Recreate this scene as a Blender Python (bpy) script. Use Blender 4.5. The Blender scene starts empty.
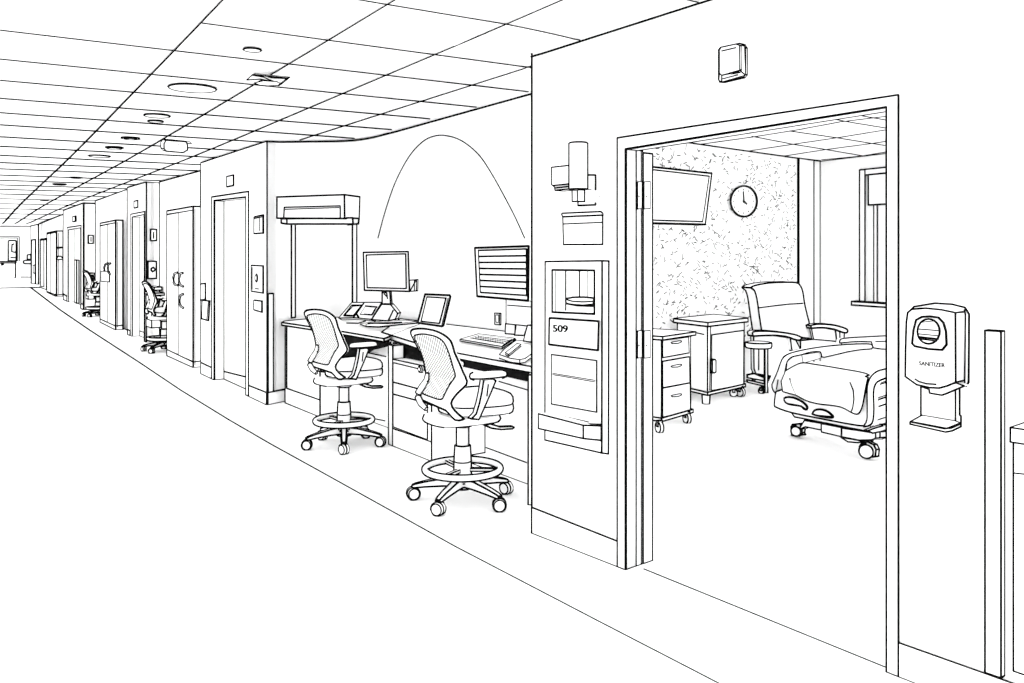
import bpy, bmesh, math, random
from mathutils import Vector, Matrix
random.seed(7)
V = Vector
scene = bpy.context.scene
COL = scene.collection

# ------------------------------------------------------------------ survey of the place
# metres; +Y runs down the corridor, +X goes through the right-hand wall, the eye stands at x = y = 0
FOC, HOR, CX, EYE = 849.0, 251.0, 512.0, 1.57
YAW = math.radians(31.8)
SN, CS = math.sin(YAW), math.cos(YAW)
STAND = V((0, 0, EYE))

def cw(r, Z, z=0.0):
    return V((SN*Z + CS*r, CS*Z - SN*r, z))
def ray(px, py):
    a = (px-CX)/FOC
    return V((SN + CS*a, CS - SN*a, -(py-HOR)/FOC))
def at(px, py, Z):
    return STAND + ray(px, py)*Z
def level(px, py, z):
    d = ray(px, py)
    return STAND + d*((z-EYE)/d.z)
def ground(px, py):
    return level(px, py, 0.0)
def depth(p):
    return max(0.5, SN*p.x + CS*p.y)

class Surf:
    """a vertical plane through two plan points; n looks back towards the aisle"""
    def __init__(s, A, B):
        s.A = V((A.x, A.y, 0)); s.u = V((B.x-A.x, B.y-A.y, 0)); s.len = s.u.length; s.u.normalize()
        n = V((-s.u.y, s.u.x, 0))
        if n.dot(STAND - s.A) < 0: n = -n
        s.n = n
    def hit(s, px, py, off=0.0):
        d = ray(px, py)
        t = ((s.A + s.n*off) - STAND).dot(s.n)/d.dot(s.n)
        return STAND + d*t
    def hits(s, pts, off=0.0):
        return [s.hit(x, y, off) for x, y in pts]
    def foot(s, px, off=0.0):
        p = s.hit(px, HOR, off); p.z = 0; return p

def crop(ox, oy, k):
    return lambda pts: [(ox + x/k, oy + y/k) for x, y in pts]

# ------------------------------------------------------------------ materials
MATS = {}
def mat(name, c=(.988, .988, .988), noise=.004, scale=30):
    if name in MATS: return MATS[name]
    m = bpy.data.materials.new(name); m.use_nodes = True
    nt = m.node_tree; nt.nodes.clear()
    out = nt.nodes.new('ShaderNodeOutputMaterial'); b = nt.nodes.new('ShaderNodeBsdfDiffuse')
    tc = nt.nodes.new('ShaderNodeTexCoord'); nz = nt.nodes.new('ShaderNodeTexNoise'); rp = nt.nodes.new('ShaderNodeValToRGB')
    nz.inputs['Scale'].default_value = scale
    rp.color_ramp.elements[0].color = tuple(max(0, v-noise) for v in c) + (1,)
    rp.color_ramp.elements[1].color = tuple(min(1, v+noise) for v in c) + (1,)
    nt.links.new(tc.outputs['Object'], nz.inputs['Vector']); nt.links.new(nz.outputs['Fac'], rp.inputs['Fac'])
    nt.links.new(rp.outputs['Color'], b.inputs['Color']); nt.links.new(b.outputs['BSDF'], out.inputs['Surface'])
    MATS[name] = m
    return m
INK = mat('black_ink', (.004, .004, .004), .003)
GREYLINE = mat('grey_ink', (.1, .1, .1), .01)
PAINT = mat('white_wall_paint', scale=12)
FLOOR = mat('white_vinyl_floor', scale=6)
TILE = mat('white_ceiling_tile', scale=60)
LAM = mat('white_laminate', scale=20)
PLAS = mat('white_plastic', scale=40)
FAB = mat('white_fabric', scale=120)
METAL = mat('white_enamel_metal', scale=25)
PAPER = mat('white_paper', scale=80)
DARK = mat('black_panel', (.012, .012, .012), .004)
GREY = mat('grey_plastic', (.55, .55, .55), .01)

LW_K = 1.42
W0 = 1.55          # usual thickness of a drawn line, thousandths of its viewing distance x FOC

class M:
    """collects faces and ink lines of ONE mesh, in world metres"""
    def __init__(s):
        s.v = []; s.f = []; s.mi = []; s.sm = []; s.lines = []; s.ci = []
    def add(s, pts):
        b = len(s.v); s.v += [V(p) for p in pts]; return b
    def face(s, idx, mi=0, sm=False, ci=True):
        s.f.append(tuple(idx)); s.mi.append(mi); s.sm.append(sm); s.ci.append(ci)
    def prism(s, pts, vec, mi=0, sm=False, front=False):
        n = len(pts); b = s.add(pts); s.add([p+vec for p in pts])
        s.face(range(b, b+n), mi); s.face([b+n+i for i in range(n)][::-1], mi, False, not front)
        for i in range(n):
            j = (i+1) % n
            s.face((b+i, b+j, b+n+j, b+n+i), mi, False, not front)
        return s
    def box(s, o, a, b, c, mi=0):
        return s.prism([o, o+a, o+a+b, o+b], c, mi)
    def quad(s, pts, mi=0, ci=True):
        b = s.add(pts); s.face(range(b, b+len(pts)), mi, False, ci); return s
    def grid(s, rows, sm=True, mi=0, closed=False, ci=True):
        n = len(rows[0]); b = len(s.v)
        for r in rows: s.add(r)
        for i in range(len(rows)-1):
            for j in range(n if closed else n-1):
                k = (j+1) % n
                s.face((b+i*n+j, b+i*n+k, b+(i+1)*n+k, b+(i+1)*n+j), mi, sm, ci)
        return s
    def lathe(s, c, prof, axis=V((0, 0, 1)), n=28, mi=0):
        axis = axis.normalized()
        x = axis.orthogonal().normalized(); y = axis.cross(x)
        def ring(r, h): return [c + axis*h + (x*math.cos(2*math.pi*i/n) + y*math.sin(2*math.pi*i/n))*r for i in range(n)]
        run = [prof[0]]
        def flush(run):
            if len(run) > 1:
                flat = all(abs(run[0][1]-q[1]) < 1e-6 for q in run)
                s.grid([ring(r, h) for r, h in run], sm=not flat, mi=mi, closed=True)
        for k in range(1, len(prof)):
            run.append(prof[k])
            if k < len(prof)-1:
                a = V((prof[k][0]-prof[k-1][0], prof[k][1]-prof[k-1][1])); d = V((prof[k+1][0]-prof[k][0], prof[k+1][1]-prof[k][1]))
                if a.length > 0 and d.length > 0 and a.angle(d) > math.radians(35):
                    flush(run); run = [prof[k]]
        flush(run)
        return s
    def tube(s, path, r, n=12, closed=False, mi=0, flat=1.0):
        rows = []; up = V((0, 0, 1)); N = len(path)
        for i, p in enumerate(path):
            a = path[(i-1) % N] if closed or i else path[i]; d = path[(i+1) % N] if closed or i < N-1 else path[i]
            t = (d-a).normalized(); x = t.cross(up)
            if x.length < .05: x = t.cross(V((0, 1, 0)))
            x.normalize(); y = x.cross(t).normalized()
            rr = r[i] if isinstance(r, (list, tuple)) else r
            rows.append([p + x*math.cos(2*math.pi*k/n)*rr + y*math.sin(2*math.pi*k/n)*rr*flat for k in range(n)])
        if closed: rows.append(rows[0])
        s.grid(rows, sm=True, mi=mi, closed=True)
        if not closed:
            for rw in (rows[0], rows[-1]):
                b = s.add(rw); s.face(range(b, b+n), mi)
        return s
    def line(s, pts, w=None, closed=False):
        pts = [V(p) for p in pts]
        if closed: pts.append(pts[0])
        for a, b in zip(pts, pts[1:]): s.lines.append((a, b, w))
        return s
    def dot(s, c, n, r):
        x = n.orthogonal().normalized()*r; y = n.cross(x).normalized()*r
        b = s.add([c + x*math.cos(k*math.pi/3) + y*math.sin(k*math.pi/3) for k in range(6)])
        s.face(range(b, b+6), 1, False, False)
    def build(s, name, m, parent=None, origin=None, w=W0, crease=32, ink=True, contour=True, drawn=True, rims=True):
        o0 = origin if origin is not None else (parent.matrix_basis.translation.copy() if parent is not None else V((0, 0, 0)))
        p = parent
        if parent is not None and origin is None:
            o0 = V((0, 0, 0)); q = parent
            while q is not None: o0 += q.location; q = q.parent
        bm = bmesh.new(); inked = set()
        vs = [bm.verts.new(v) for v in s.v]
        for f, mi, sm, ci in zip(s.f, s.mi, s.sm, s.ci):
            try: fc = bm.faces.new([vs[i] for i in f])
            except ValueError: continue
            fc.material_index = mi; fc.smooth = sm
            if ci: inked.add(fc)
        bm.normal_update()
        bmesh.ops.recalc_face_normals(bm, faces=bm.faces[:]); bm.normal_update()
        segs = []; seen = set()
        def seg(a, b, ww):
            k = tuple(sorted((tuple(round(x, 4) for x in a), tuple(round(x, 4) for x in b))))
            if k[0] == k[1] or k in seen: return
            seen.add(k); segs.append((a.copy(), b.copy(), ww))
        if ink and drawn:
            th = math.radians(crease)
            for e in bm.edges:
                lf = e.link_faces
                if not lf or not any(f in inked for f in lf): continue
                if (len(lf) == 1 and rims) or (len(lf) == 2 and e.calc_face_angle(0) > th) or len(lf) > 2:
                    seg(e.verts[0].co, e.verts[1].co, w)
            if contour:
                nrm = {}
                for f in bm.faces:
                    if f.smooth and f in inked:
                        for v in f.verts: nrm[v] = nrm.get(v, V((0, 0, 0))) + f.normal*f.calc_area()
                g = {v: n.normalized().dot(STAND - v.co) for v, n in nrm.items() if n.length > 0}
                for f in bm.faces:
                    if not (f.smooth and f in inked): continue
                    vv = list(f.verts)
                    for t in range(1, len(vv)-1):
                        tri = (vv[0], vv[t], vv[t+1]); c = []
                        for a, b in ((0, 1), (1, 2), (2, 0)):
                            A, B = tri[a], tri[b]; ga, gb = g.get(A, 1), g.get(B, 1)
                            if (ga > 0) != (gb > 0):
                                k_ = ga/(ga-gb); q = A.co.lerp(B.co, k_); nn_ = (nrm.get(A, f.normal).normalized().lerp(nrm.get(B, f.normal).normalized(), k_)).normalized()
                                c.append(q + nn_*(w*LW_K*.5*depth(q)/FOC*.7))
                        if len(c) == 2: seg(c[0], c[1], w)
        for a, b, ww in s.lines: seg(a, b, ww or w)
        for a, b, ww in segs:
            t = b-a
            if t.length < 1e-5: continue
            t.normalize(); x = t.orthogonal().normalized(); y = t.cross(x)
            ra = ww*LW_K*.5*depth(a)/FOC; rb = ww*LW_K*.5*depth(b)/FOC
            A = a - t*ra*.35; B = b + t*rb*.35
            k = 6
            va = [bm.verts.new(A + (x*math.cos(i*2*math.pi/k) + y*math.sin(i*2*math.pi/k))*ra) for i in range(k)]
            vb = [bm.verts.new(B + (x*math.cos(i*2*math.pi/k) + y*math.sin(i*2*math.pi/k))*rb) for i in range(k)]
            for i in range(k):
                j = (i+1) % k
                bm.faces.new((va[i], va[j], vb[j], vb[i])).material_index = 1
            bm.faces.new(va[::-1]).material_index = 1; bm.faces.new(vb).material_index = 1
        for v in bm.verts: v.co -= o0
        me = bpy.data.meshes.new(name); bm.to_mesh(me); bm.free()
        me.materials.append(m); me.materials.append(INK); me.materials.append(DARK); me.materials.append(GREY)
        o = bpy.data.objects.new(name, me); COL.objects.link(o)
        if parent is not None: o.parent = parent
        else: o.location = o0
        return o

def tag(o, label, cat, group=None):
    o['label'] = label; o['category'] = cat
    if group: o['group'] = group
    return o
def thing(name, label, cat, loc, group=None):
    o = bpy.data.objects.new(name, None); COL.objects.link(o); o.location = loc; o.empty_display_size = .1
    return tag(o, label, cat, group)
def struct(m, name, material, parent=None, **k):
    o = m.build(name, material, parent, **k)
    if parent is None: o['kind'] = 'structure'
    return o
def mid(pts):
    c = V((0, 0, 0))
    for p in pts: c += p
    return c/len(pts)
def lettering(m, text, o, right, up, width=None, size=.1, mi=1, out=None):
    cu = bpy.data.curves.new('lettering', 'FONT'); cu.body = text; cu.size = 1.0; cu.extrude = 0; cu.offset = .022
    ob = bpy.data.objects.new('lettering', cu); COL.objects.link(ob)
    bpy.context.view_layer.update()
    me = ob.evaluated_get(bpy.context.evaluated_depsgraph_get()).to_mesh()
    xs = [v.co.x for v in me.vertices]; x0, x1 = min(xs), max(xs)
    k = width/(x1-x0) if width else size
    kz = size
    for sh in (-.02, .02):                       # struck twice for a bold stroke
        b = m.add([o + right*((v.co.x-x0+sh)*k) + up*(v.co.y*kz) + (out or V((0, 0, 0))) for v in me.vertices])
        for p in me.polygons: m.face([b+i for i in p.vertices], mi, False, False)
    bpy.data.objects.remove(ob); bpy.data.curves.remove(cu)
UP = V((0, 0, 1))
EX, EY = V((1, 0, 0)), V((0, 1, 0))

def lerp_tab(x, xs, ys):
    if x <= xs[0]: return ys[0]
    for a, b, p, q in zip(xs, xs[1:], ys, ys[1:]):
        if x <= b: return p + (q-p)*(x-a)/(b-a)
    return ys[-1]
def ceil_z(x, y):
    z = lerp_tab(depth(V((x, y, 0))), [0, 4.7, 8.7, 10.9, 15, 22.6, 27.5, 41, 50], [2.695, 2.69, 2.70, 2.715, 2.768, 2.86, 2.90, 2.96, 3.08])
    d_ = abs((V((x, y, 0))-NW.A).dot(NW.n))
    if y < 4.2 and d_ < .45: z += (1-d_/.45)*lerp_tab(depth(V((x, y, 0))), [3.8, 4.7], [.006, -.032])
    if 3.9 < y < 9.6 and x > 2.5:
        z += min(1, (x-2.5)/1.2)*lerp_tab(y, [3.9, 4.9, 5.9, 7.5, 8.8], [0, .26, .262, .205, .155])
    return z
def top(p, dz=0.0): return V((p.x, p.y, ceil_z(p.x, p.y)+dz))
def flo(p, z=0.0): return V((p.x, p.y, z))

# ------------------------------------------------------------------ plan points
A532 = ground(532, 533); B903 = ground(903, 678)
NW = Surf(A532, B903)
C1003 = NW.foot(1003)
P267, P201 = ground(267, 405), ground(201, 373.7)
P146, P128 = ground(146.3, 342.5), ground(127.6, 334.5)
P84, P64 = ground(83.6, 310), ground(63.6, 299.6)
P38, P31 = ground(38.4, 284.6), ground(31.2, 283.5)
BW = Surf(level(391, 318, .84), level(507, 332, .84))       # back wall of the work alcove
QC = BW.foot(357)
LW = Surf(P267, QC)                                          # left wall of the work alcove

# ------------------------------------------------------------------ floor, ceiling
m = M()
m.quad([V((-4, -1.5, 0)), V((13, -1.5, 0)), V((13, 60, 0)), V((-4, 60, 0))], ci=False)
m.line([ground(40, 288), ground(31, 288)], 1.1)
m.line([ground(*q) for q in ((31, 288), (60, 310), (90, 330.5), (140, 363), (181, 390.5), (229, 420), (270, 443.8), (317.5, 470), (456, 547), (600, 622), (718, 683), (800, 724))], 1.3)
m.line([ground(-20, 289), ground(40, 287.6)], 1.4)
m.line([ground(644, 569.2), ground(887, 668)], 1.4)
struct(m, 'floor', FLOOR)

m = M()
xs = [-4, -1, .9, 1.5, 2.0, 2.3] + [2.5+.1*i for i in range(20)]
ys = [-1.5, 1] + [1.5+.15*i for i in range(15)] + [3.8+.1*i for i in range(60)] + [9.8+.6*i for i in range(68)] + [52, 60]
m.grid([[V((x, y, ceil_z(x, y)+.008)) for x in xs] for y in ys], sm=True, ci=False)
def tbar(p, q, w=1.0, n=24):
    pts = []
    for i in range(n+1):
        a = p.lerp(q, i/n); pts.append(V((a.x, a.y, ceil_z(a.x, a.y))))
    m.line(pts, w)
for x, w in ((.905, 1.25), (1.56, 1.1), (2.195, 1.0)):
    tbar(V((x, 2.2, 0)), V((x*.83, 51, 0)), w, 60)
def on_ceiling(px, py):
    z = 2.7
    for _ in range(40):
        p = level(px, py, z); z = .5*z + .5*ceil_z(p.x, p.y)
    return V((p.x, p.y, ceil_z(p.x, p.y)))
def to_px(p):
    d = p - STAND; Z = SN*d.x + CS*d.y; r = CS*d.x - SN*d.y
    return CX + FOC*r/Z, HOR - FOC*d.z/Z
HEAD = lambda px: 139.5 if px < 362 else 139.5 - (px-362)*(139.5-93)/(532-362)     # where the alcove wall meets the tiles
yy = [2.82, 3.58, 4.35, 5.03, 5.79, 6.52, 7.3, 8.07, 8.86] + [on_ceiling(0, q).y for q in (136.8, 146.3, 155.3, 162.6, 168.8, 175, 180.2, 184.8, 189.2, 193.8, 198.6, 203.5, 208.5, 213.4, 218.4)]
for k, y in enumerate(yy):
    w_ = .98 if y < 22 else .88
    if 4.1 < y < 8.5:
        q0 = V((.905 if y < 4.9 else -1.2, y, 0)); q1 = V((2.3, y, 0)); tbar(q0, q1, w_)
        a0 = to_px(V((1.6, y, ceil_z(1.6, y)))); a1 = to_px(V((2.3, y, ceil_z(2.3, y)))); k_ = (a1[1]-a0[1])/(a1[0]-a0[0])
        pts = []; x = a1[0]
        while x < 560:
            yp = a1[1] + k_*(x-a1[0])
            if yp > HEAD(x)-1.0: break
            pts.append(on_ceiling(x, yp)); x += 4
        if len(pts) > 1: m.line(pts, w_)
    else: tbar(V((.905 if y < 4.9 else -1.2, y, 0)), V((2.75 if y < 4.1 else 2.62 if y < 16 else 2.45, y, 0)), w_)
m.line([on_ceiling(300+i*6, 140-(i*6)*.3185) for i in range(40)], .95)
struct(m, 'ceiling', TILE, contour=False)

# ------------------------------------------------------------------ right-hand wall with the patient-room doorway
TH = .085
def wall_prism(S, pts_uv, th=TH):
    return [V((S.A.x, S.A.y, 0)) + S.u*u + UP*z for u, z in pts_uv], -S.n*th
def uof(S, px): return (S.foot(px)-S.A).dot(S.u)
def casing_heads(S, pts): return [S.hit(x, y) for x, y in pts]

m = M()
uL, uR, uC = uof(NW, 626), uof(NW, 887), uof(NW, 1150)
zHL, zHR = NW.hit(626, 149).z, NW.hit(887, 107).z
zA = NW.hit(532, 55).z; z7 = NW.hit(700, 0).z; u7 = uof(NW, 700)
zC = zA + (z7-zA)*uC/u7
pts, vec = wall_prism(NW, [(0, 0), (0, zA+.09), (uC, zC+.09), (uC, 0), (uR, 0), (uR, zHR), (uL, zHL), (uL, 0)])
m.prism(pts, vec, front=True)
m.line([top(NW.A + NW.u*(uC*i/30), -.008) + NW.n*.006 for i in range(31)], 1.45)
struct(m, 'wall_right', PAINT, w=1.9)
def base_strip(S, pxa, pxb, za, zb, name, th=.005, w=1.3):
    a, b = S.foot(pxa), S.foot(pxb)
    m = M(); m.prism([a+S.n*th, b+S.n*th, b+UP*zb+S.n*th, a+UP*za+S.n*th], -S.n*th, front=True)
    return struct(m, name, LAM, w=w)
zb1 = NW.hit(532, 507).z; zb2 = NW.hit(618, 541).z
base_strip(NW, 532.6, 618, zb1, zb2, 'baseboard_right')
base_strip(NW, 899, 1150, NW.hit(900, 642.5).z, NW.hit(1000, 677.5).z, 'baseboard_corner')
# door frame of the room
fr = bpy.data.objects.new('door_1', None); COL.objects.link(fr); fr.location = NW.foot(622); fr['kind'] = 'structure'
m = M()
pO = NW.hits([(618, 567), (618, 138), (899, 95), (899, 674), (887, 669), (887, 107), (626, 149), (626, 572)])
pO[0].z = pO[3].z = pO[4].z = pO[7].z = 0
m.prism([p+NW.n*.005 for p in pO], -NW.n*.005, front=True)
m.build('door_casing', METAL, fr, w=1.5)
JL = Surf(NW.foot(626), NW.foot(626)-NW.n)          # reveal of the left jamb
a = NW.foot(626)
def jb(d0, d1, t, zt, name, w=1.4, mt=METAL, par=fr):
    m = M(); zt2 = zt
    m.box(a - NW.n*d0, -NW.n*(d1-d0), UP*zt2, NW.u*t)
    return m.build(name, mt, par, w=w)
uu = JL
dd = lambda px: (uu.foot(px)-a).dot(-NW.n)
m = M(); dT = dd(652)
jp = [a, a - NW.n*dd(642.5), a - NW.n*dd(642.5) + UP*zHL, a + UP*zHL]
m.prism(jp, NW.u*-.03, front=True)
m.line([a - NW.n*dd(636) + NW.u*.001, a - NW.n*dd(636) + UP*zHL + NW.u*.001], 1.1)
m.line([a - NW.n*dd(641) + NW.u*.001, a - NW.n*dd(641) + UP*zHL + NW.u*.001], 1.0)
m.build('jamb_lining', METAL, fr, w=1.3)
m = M()   # head lining
q0 = NW.hit(626, 149) ; q1 = NW.hit(887, 107)
m.prism([q0, q1, q1-NW.n*TH, q0-NW.n*TH], UP*.02, front=True)
m.build('head_lining', METAL, fr, w=1.3)
# the leaf, folded back against the room side of the wall: its hinge edge shows in the doorway
lf = bpy.data.objects.new('door_2', None); COL.objects.link(lf); lf['kind'] = 'structure'; lf.location = a - NW.n*dd(647)
m = M(); e0 = a - NW.n*dd(643)
ld = (-NW.u*1.0)                                   # leaf lies along the wall, away from the opening
le = [e0 + NW.u*.001, e0 - NW.n*(dd(652.3)-dd(643)) + NW.u*.001]
m.prism([le[0], le[1], le[1]+UP*(zHL-.01), le[0]+UP*(zHL-.01)], ld*.85, front=True)
m.build('door_leaf', LAM, lf, w=1.5)
EDG = Surf(e0 + NW.u*.022, e0 + NW.u*.022 - NW.n)
for y0, y1 in ((182, 209), (331, 358)):
    for x0, x1, pr in ((637.2, 641.2, fr), (643.6, 649.6, lf)):
        S = Surf(a + NW.u*.001, a + NW.u*.001 - NW.n)
        m = M(); m.prism(S.hits([(x0, y0), (x1, y0-.5), (x1, y1-.5), (x0, y1)]), S.n*.004)
        c = S.hit((x0+x1)/2, (y0+y1)/2+1, .006); m.dot(c, S.n, .005)
        m.build('hinge_plate', METAL, pr, w=.8)

# ------------------------------------------------------------------ corridor pillars further down
def pillar(PA, PB, name, vec, dpx, zdoor, rev, side_to, sidename, inner, n=1):
    """front face from near corner PA to far corner PB with a doorway notch"""
    S = Surf(PA, PB)
    uu0, uu1 = (S.foot(dpx[1])-S.A).dot(S.u), (S.foot(dpx[0])-S.A).dot(S.u)
    m = M()
    z0, z1 = S.hit(dpx[1], zdoor[1]).z, S.hit(dpx[0], zdoor[0]).z
    L = S.len
    ta, tb = ceil_z(PA.x, PA.y)-.01, ceil_z(PB.x, PB.y)-.015
    pts = [S.A + S.u*u + UP*z for u, z in ((0, 0), (0, ta), (L, tb), (L, 0), (uu1, 0), (uu1, z1), (uu0, z0), (uu0, 0))]
    m.prism(pts, (vec or -S.n)*.13, front=True)
    struct(m, name, PAINT, w=1.2 if depth(PA) < 12 else 1.1)
    return S
S1 = pillar(P267, P201, 'wall_middle', LW.u, (212.2, 249), (197, 191.5), .11, None, None, None)
S2 = pillar(P146, P128, 'wall_beyond', None, (131, 145.2), (214.3, 211.5), .1, None, None, None)
S3 = pillar(P84, P64, 'wall_distant', None, (67.6, 81.5), (227.5, 225.5), .1, None, None, None)

def plain_wall(PA, PB, name, w=1.4, th=.1, mt=PAINT, za=None, zb=None):
    S = Surf(PA, PB); m = M()
    ta = (za or ceil_z(PA.x, PA.y))-.012; tb = (zb or ceil_z(PB.x, PB.y))-.015
    m.prism([flo(PA), flo(PB), flo(PB, tb), flo(PA, ta)], -S.n*th, front=True)
    struct(m, name, mt, w=w)
    return S
# near pillar's side, alcove walls
m = M()
arc = []
c0, c1 = LW.foot(335), BW.foot(374)
for t in [i/8 for i in range(9)]:
    arc.append((1-t)**2*c0 + 2*t*(1-t)*QC + t*t*c1)
rowb = [flo(P267)] + [flo(p) for p in arc] + [flo(BW.foot(534))]
wt = lambda p: V((p.x, p.y, ceil_z(p.x, p.y)))
rowt = [wt(p) for p in rowb]
def tidy(r):                                     # finer steps along the wall head
    out = []
    for a_, b_ in zip(r, r[1:]):
        for i in range(6): out.append(a_.lerp(b_, i/6))
    return out + [r[-1]]
rb2 = tidy(rowb); rt2 = [wt(p) for p in rb2]
m.grid([rb2, [p+UP*.05 for p in rt2]], sm=True, ci=False)
m.line([p + (flo(LW.foot(300, .02))-LW.foot(300))*0 + UP*-.012 + (STAND-p).normalized()*.01 for p in rt2], 1.35)
struct(m, 'wall_alcove', PAINT, contour=False)

P160 = P146 + (P146-P128).cross(UP).normalized()*0
S2n = S2.n
SD2 = Surf(P146, P146 - S2.n*.9)
SD3 = Surf(P84, P84 - S3.n*.9)
e160 = SD2.foot(160); e96 = SD3.foot(95.8)
plain_wall(P146, e160, 'wall_beyond_side', w=.8, th=.02)
plain_wall(P84, e96, 'wall_distant_side', th=.02)
# recessed walls behind the cupboards
r1 = level(200.8, 169.8, 2.715); r1b = level(159.8, 180.9, 2.76)
plain_wall(flo(r1), flo(r1b), 'wall_recess', w=1.3, za=2.715, zb=2.76)
r2 = level(127.6, 188.3, 2.81); r2b = level(95.8, 200, 2.86)
plain_wall(flo(r2), flo(r2b), 'wall_recess_beyond', w=1.3, za=2.81, zb=2.86)
r3 = level(64, 213.5, 2.93); r3b = level(38.4, 223.9, 2.92)
plain_wall(flo(r3), flo(r3b), 'wall_recess_distant', w=1.2, za=2.93, zb=2.92)
S4 = plain_wall(P38, P31, 'wall_last', w=1.0, za=EYE+27*depth(P38)/FOC, zb=EYE+25.6*depth(P31)/FOC)
SD1f = Surf(P201, P201 - S1.n*.8)

def pbase(S, segs, y, name, w=1.2):
    for k, (xa, xb, ya, yb) in enumerate(segs):
        base_strip(S, xa, xb, S.hit(xa, ya).z, S.hit(xb, yb).z, name, w=w)
pbase(S1, [(249.5, 267, 385.5, 392.5)], 0, 'baseboard_middle')
pbase(S1, [(201.3, 212, 362.5, 367.5)], 0, 'baseboard_middle_end')
m = M(); q = LW.foot(284); zz = S1.hit(267, 392.5).z
m.box(P267, q-P267, UP*zz, LW.n*.012); struct(m, 'baseboard_alcove', LAM, w=1.2)
pbase(S2, [(128.2, 130.6, 329.5, 330.8)], 0, 'baseboard_beyond')
pbase(S3, [(64, 67.4, 294, 296.5)], 0, 'baseboard_distant')
base_strip(S3, 81.6, 83.6, S3.hit(81.6, 303.5).z, S3.hit(83.6, 304.5).z, 'baseboard_distant_end', w=1.1)

def corridor_door(S, k, outer, inner, slab, kick, jw, w=1.3, leaf='LAM'):
    """outer = casing outline px, inner = opening outline px, slab = recessed leaf px"""
    e = bpy.data.objects.new('door_%d' % k, None); COL.objects.link(e); e.location = S.foot(outer[0][0]); e['kind'] = 'structure'
    m = M(); o_ = S.hits(outer); i_ = S.hits(inner)
    pl = [o_[0], o_[1], o_[2], o_[3], i_[3], i_[2], i_[1], i_[0]]
    for j in (0, 3, 4, 7): pl[j].z = 0
    m.prism([p+S.n*.004 for p in pl], -S.n*.004, front=True); m.build('door_casing', METAL, e, w=w)
    m = M(); g = S.hits(slab, -jw); g[0].z = g[3].z = 0
    m.prism(g, -S.n*.04, front=True)
    if kick: m.line(S.hits(kick, -jw+.001), w)
    m.build('door_leaf', LAM, e, w=w)
    # jamb reveal at the far side
    a0 = S.foot(inner[1][0]); b0 = a0 - S.n*jw
    m = M(); h = i_[1].z
    m.prism([a0, b0, b0+UP*h, a0+UP*h], S.u*.01, front=True); m.build('jamb_lining', METAL, e, w=w*.9)
    m = M(); m.prism([i_[1], i_[2], i_[2]-S.n*jw, i_[1]-S.n*jw], UP*.01, front=True); m.build('head_lining', METAL, e, w=w*.7)
    return e
corridor_door(S1, 3, [(212.2, 380), (212.2, 197), (249, 191.5), (249, 396)], [(214.6, 381), (214.6, 200.6), (246.4, 197), (246.4, 394)],
              [(214.6, 381), (214.6, 199.5), (252, 196.5), (252, 395)], [(223.5, 371.3), (246.2, 377)], .115)
corridor_door(S2, 4, [(131, 336), (131, 214.3), (144.9, 211.4), (144.9, 341.5)], [(132.4, 336), (132.4, 217), (144.4, 214.5), (144.4, 341)],
              [(132, 336), (132, 217), (149, 214), (149, 342)], [(136, 329.5), (144.3, 332.5)], .13, .85)
corridor_door(S3, 5, [(67.6, 301), (67.6, 227.5), (81.6, 225.2), (81.6, 308)], [(68.7, 301), (68.7, 229.5), (80.8, 227.8), (80.8, 307)],
              [(68, 301), (68, 229.5), (84, 227), (84, 308)], None, .16, .7)

# ------------------------------------------------------------------ far end of the corridor
FW = Surf(cw(-30.5, 50), cw(-25, 50))
m = M()
a_, b_ = cw((-60-512)/FOC*50, 50), cw((33-512)/FOC*50, 50)
m.prism([flo(a_), flo(b_), flo(b_, 3.05), flo(a_, 3.05)], V((SN, CS, 0))*.1, front=True)
struct(m, 'wall_far', PAINT, w=1.4)
c = crop(0, 200, 6.83)
e = bpy.data.objects.new('door_6', None); COL.objects.link(e); e.location = FW.foot(10); e['kind'] = 'structure'
m = M(); m.prism(FW.hits([(-20, 277), (-20, 236.6), (19.2, 236.6), (19.2, 277.2), (17.6, 277.2), (17.6, 238), (-20, 238)], .03), -FW.n*.03, front=True); m.build('door_casing', METAL, e, w=.6)
m = M(); m.prism(FW.hits([(-20, 277), (-20, 238), (17.6, 238), (17.6, 277)], .02), -FW.n*.02, front=True)
m.build('door_leaf', LAM, e, w=.7)
m = M(); m.prism(FW.hits(c([(57, 415), (57, 283), (62, 277), (105, 277), (111, 283), (111, 415)]), .06), -FW.n*.03, front=True)
m.line(FW.hits(c([(95, 300), (82, 305), (80, 352), (104, 358), (108, 352)]), .065), 1.0); m.line(FW.hits(c([(75, 393), (108, 393)]), .065), 1.0)
m.build('glazed_panel', LAM, e, w=1.1)
o = thing('counter', 'far white reception counter at the end of the corridor, in front of the door', 'counter', FW.foot(4, 2.2))
m = M(); cf = Surf(FW.foot(-20, 1.2), FW.foot(16, 1.2))
m.prism(cf.hits([(-20, 261.3), (16, 261.5), (16, 263), (-20, 263)]), -cf.n*.6, front=True); m.build('countertop', LAM, o, w=1.0)
m = M(); q = cf.hits([(-20, 263), (15.4, 263), (15.4, 277.5), (-20, 277.5)]); q[2].z = q[3].z = 0
m.prism(q, -cf.n*.5, front=True); m.line(cf.hits(c([(10, 432), (22, 432), (20, 440), (12, 442)]), .01), 1.5)
m.build('counter_front', LAM, o, w=1.0)
o = thing('wall_shelf', 'small white shelf on the far end wall right of the door', 'shelf', FW.foot(27, .1))
o.location = FW.hit(27, 262, .1)
m = M(); m.prism(FW.hits(c([(160, 418), (172, 412), (215, 412), (215, 435), (170, 435), (160, 428)]), .2), -FW.n*.15, front=True); m.build('shelf_board', LAM, o, w=1.1)
m = M(); m.prism(FW.hits(c([(187, 405), (187, 375), (205, 372), (211, 380), (211, 405)]), .2), -FW.n*.12, front=True)
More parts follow.
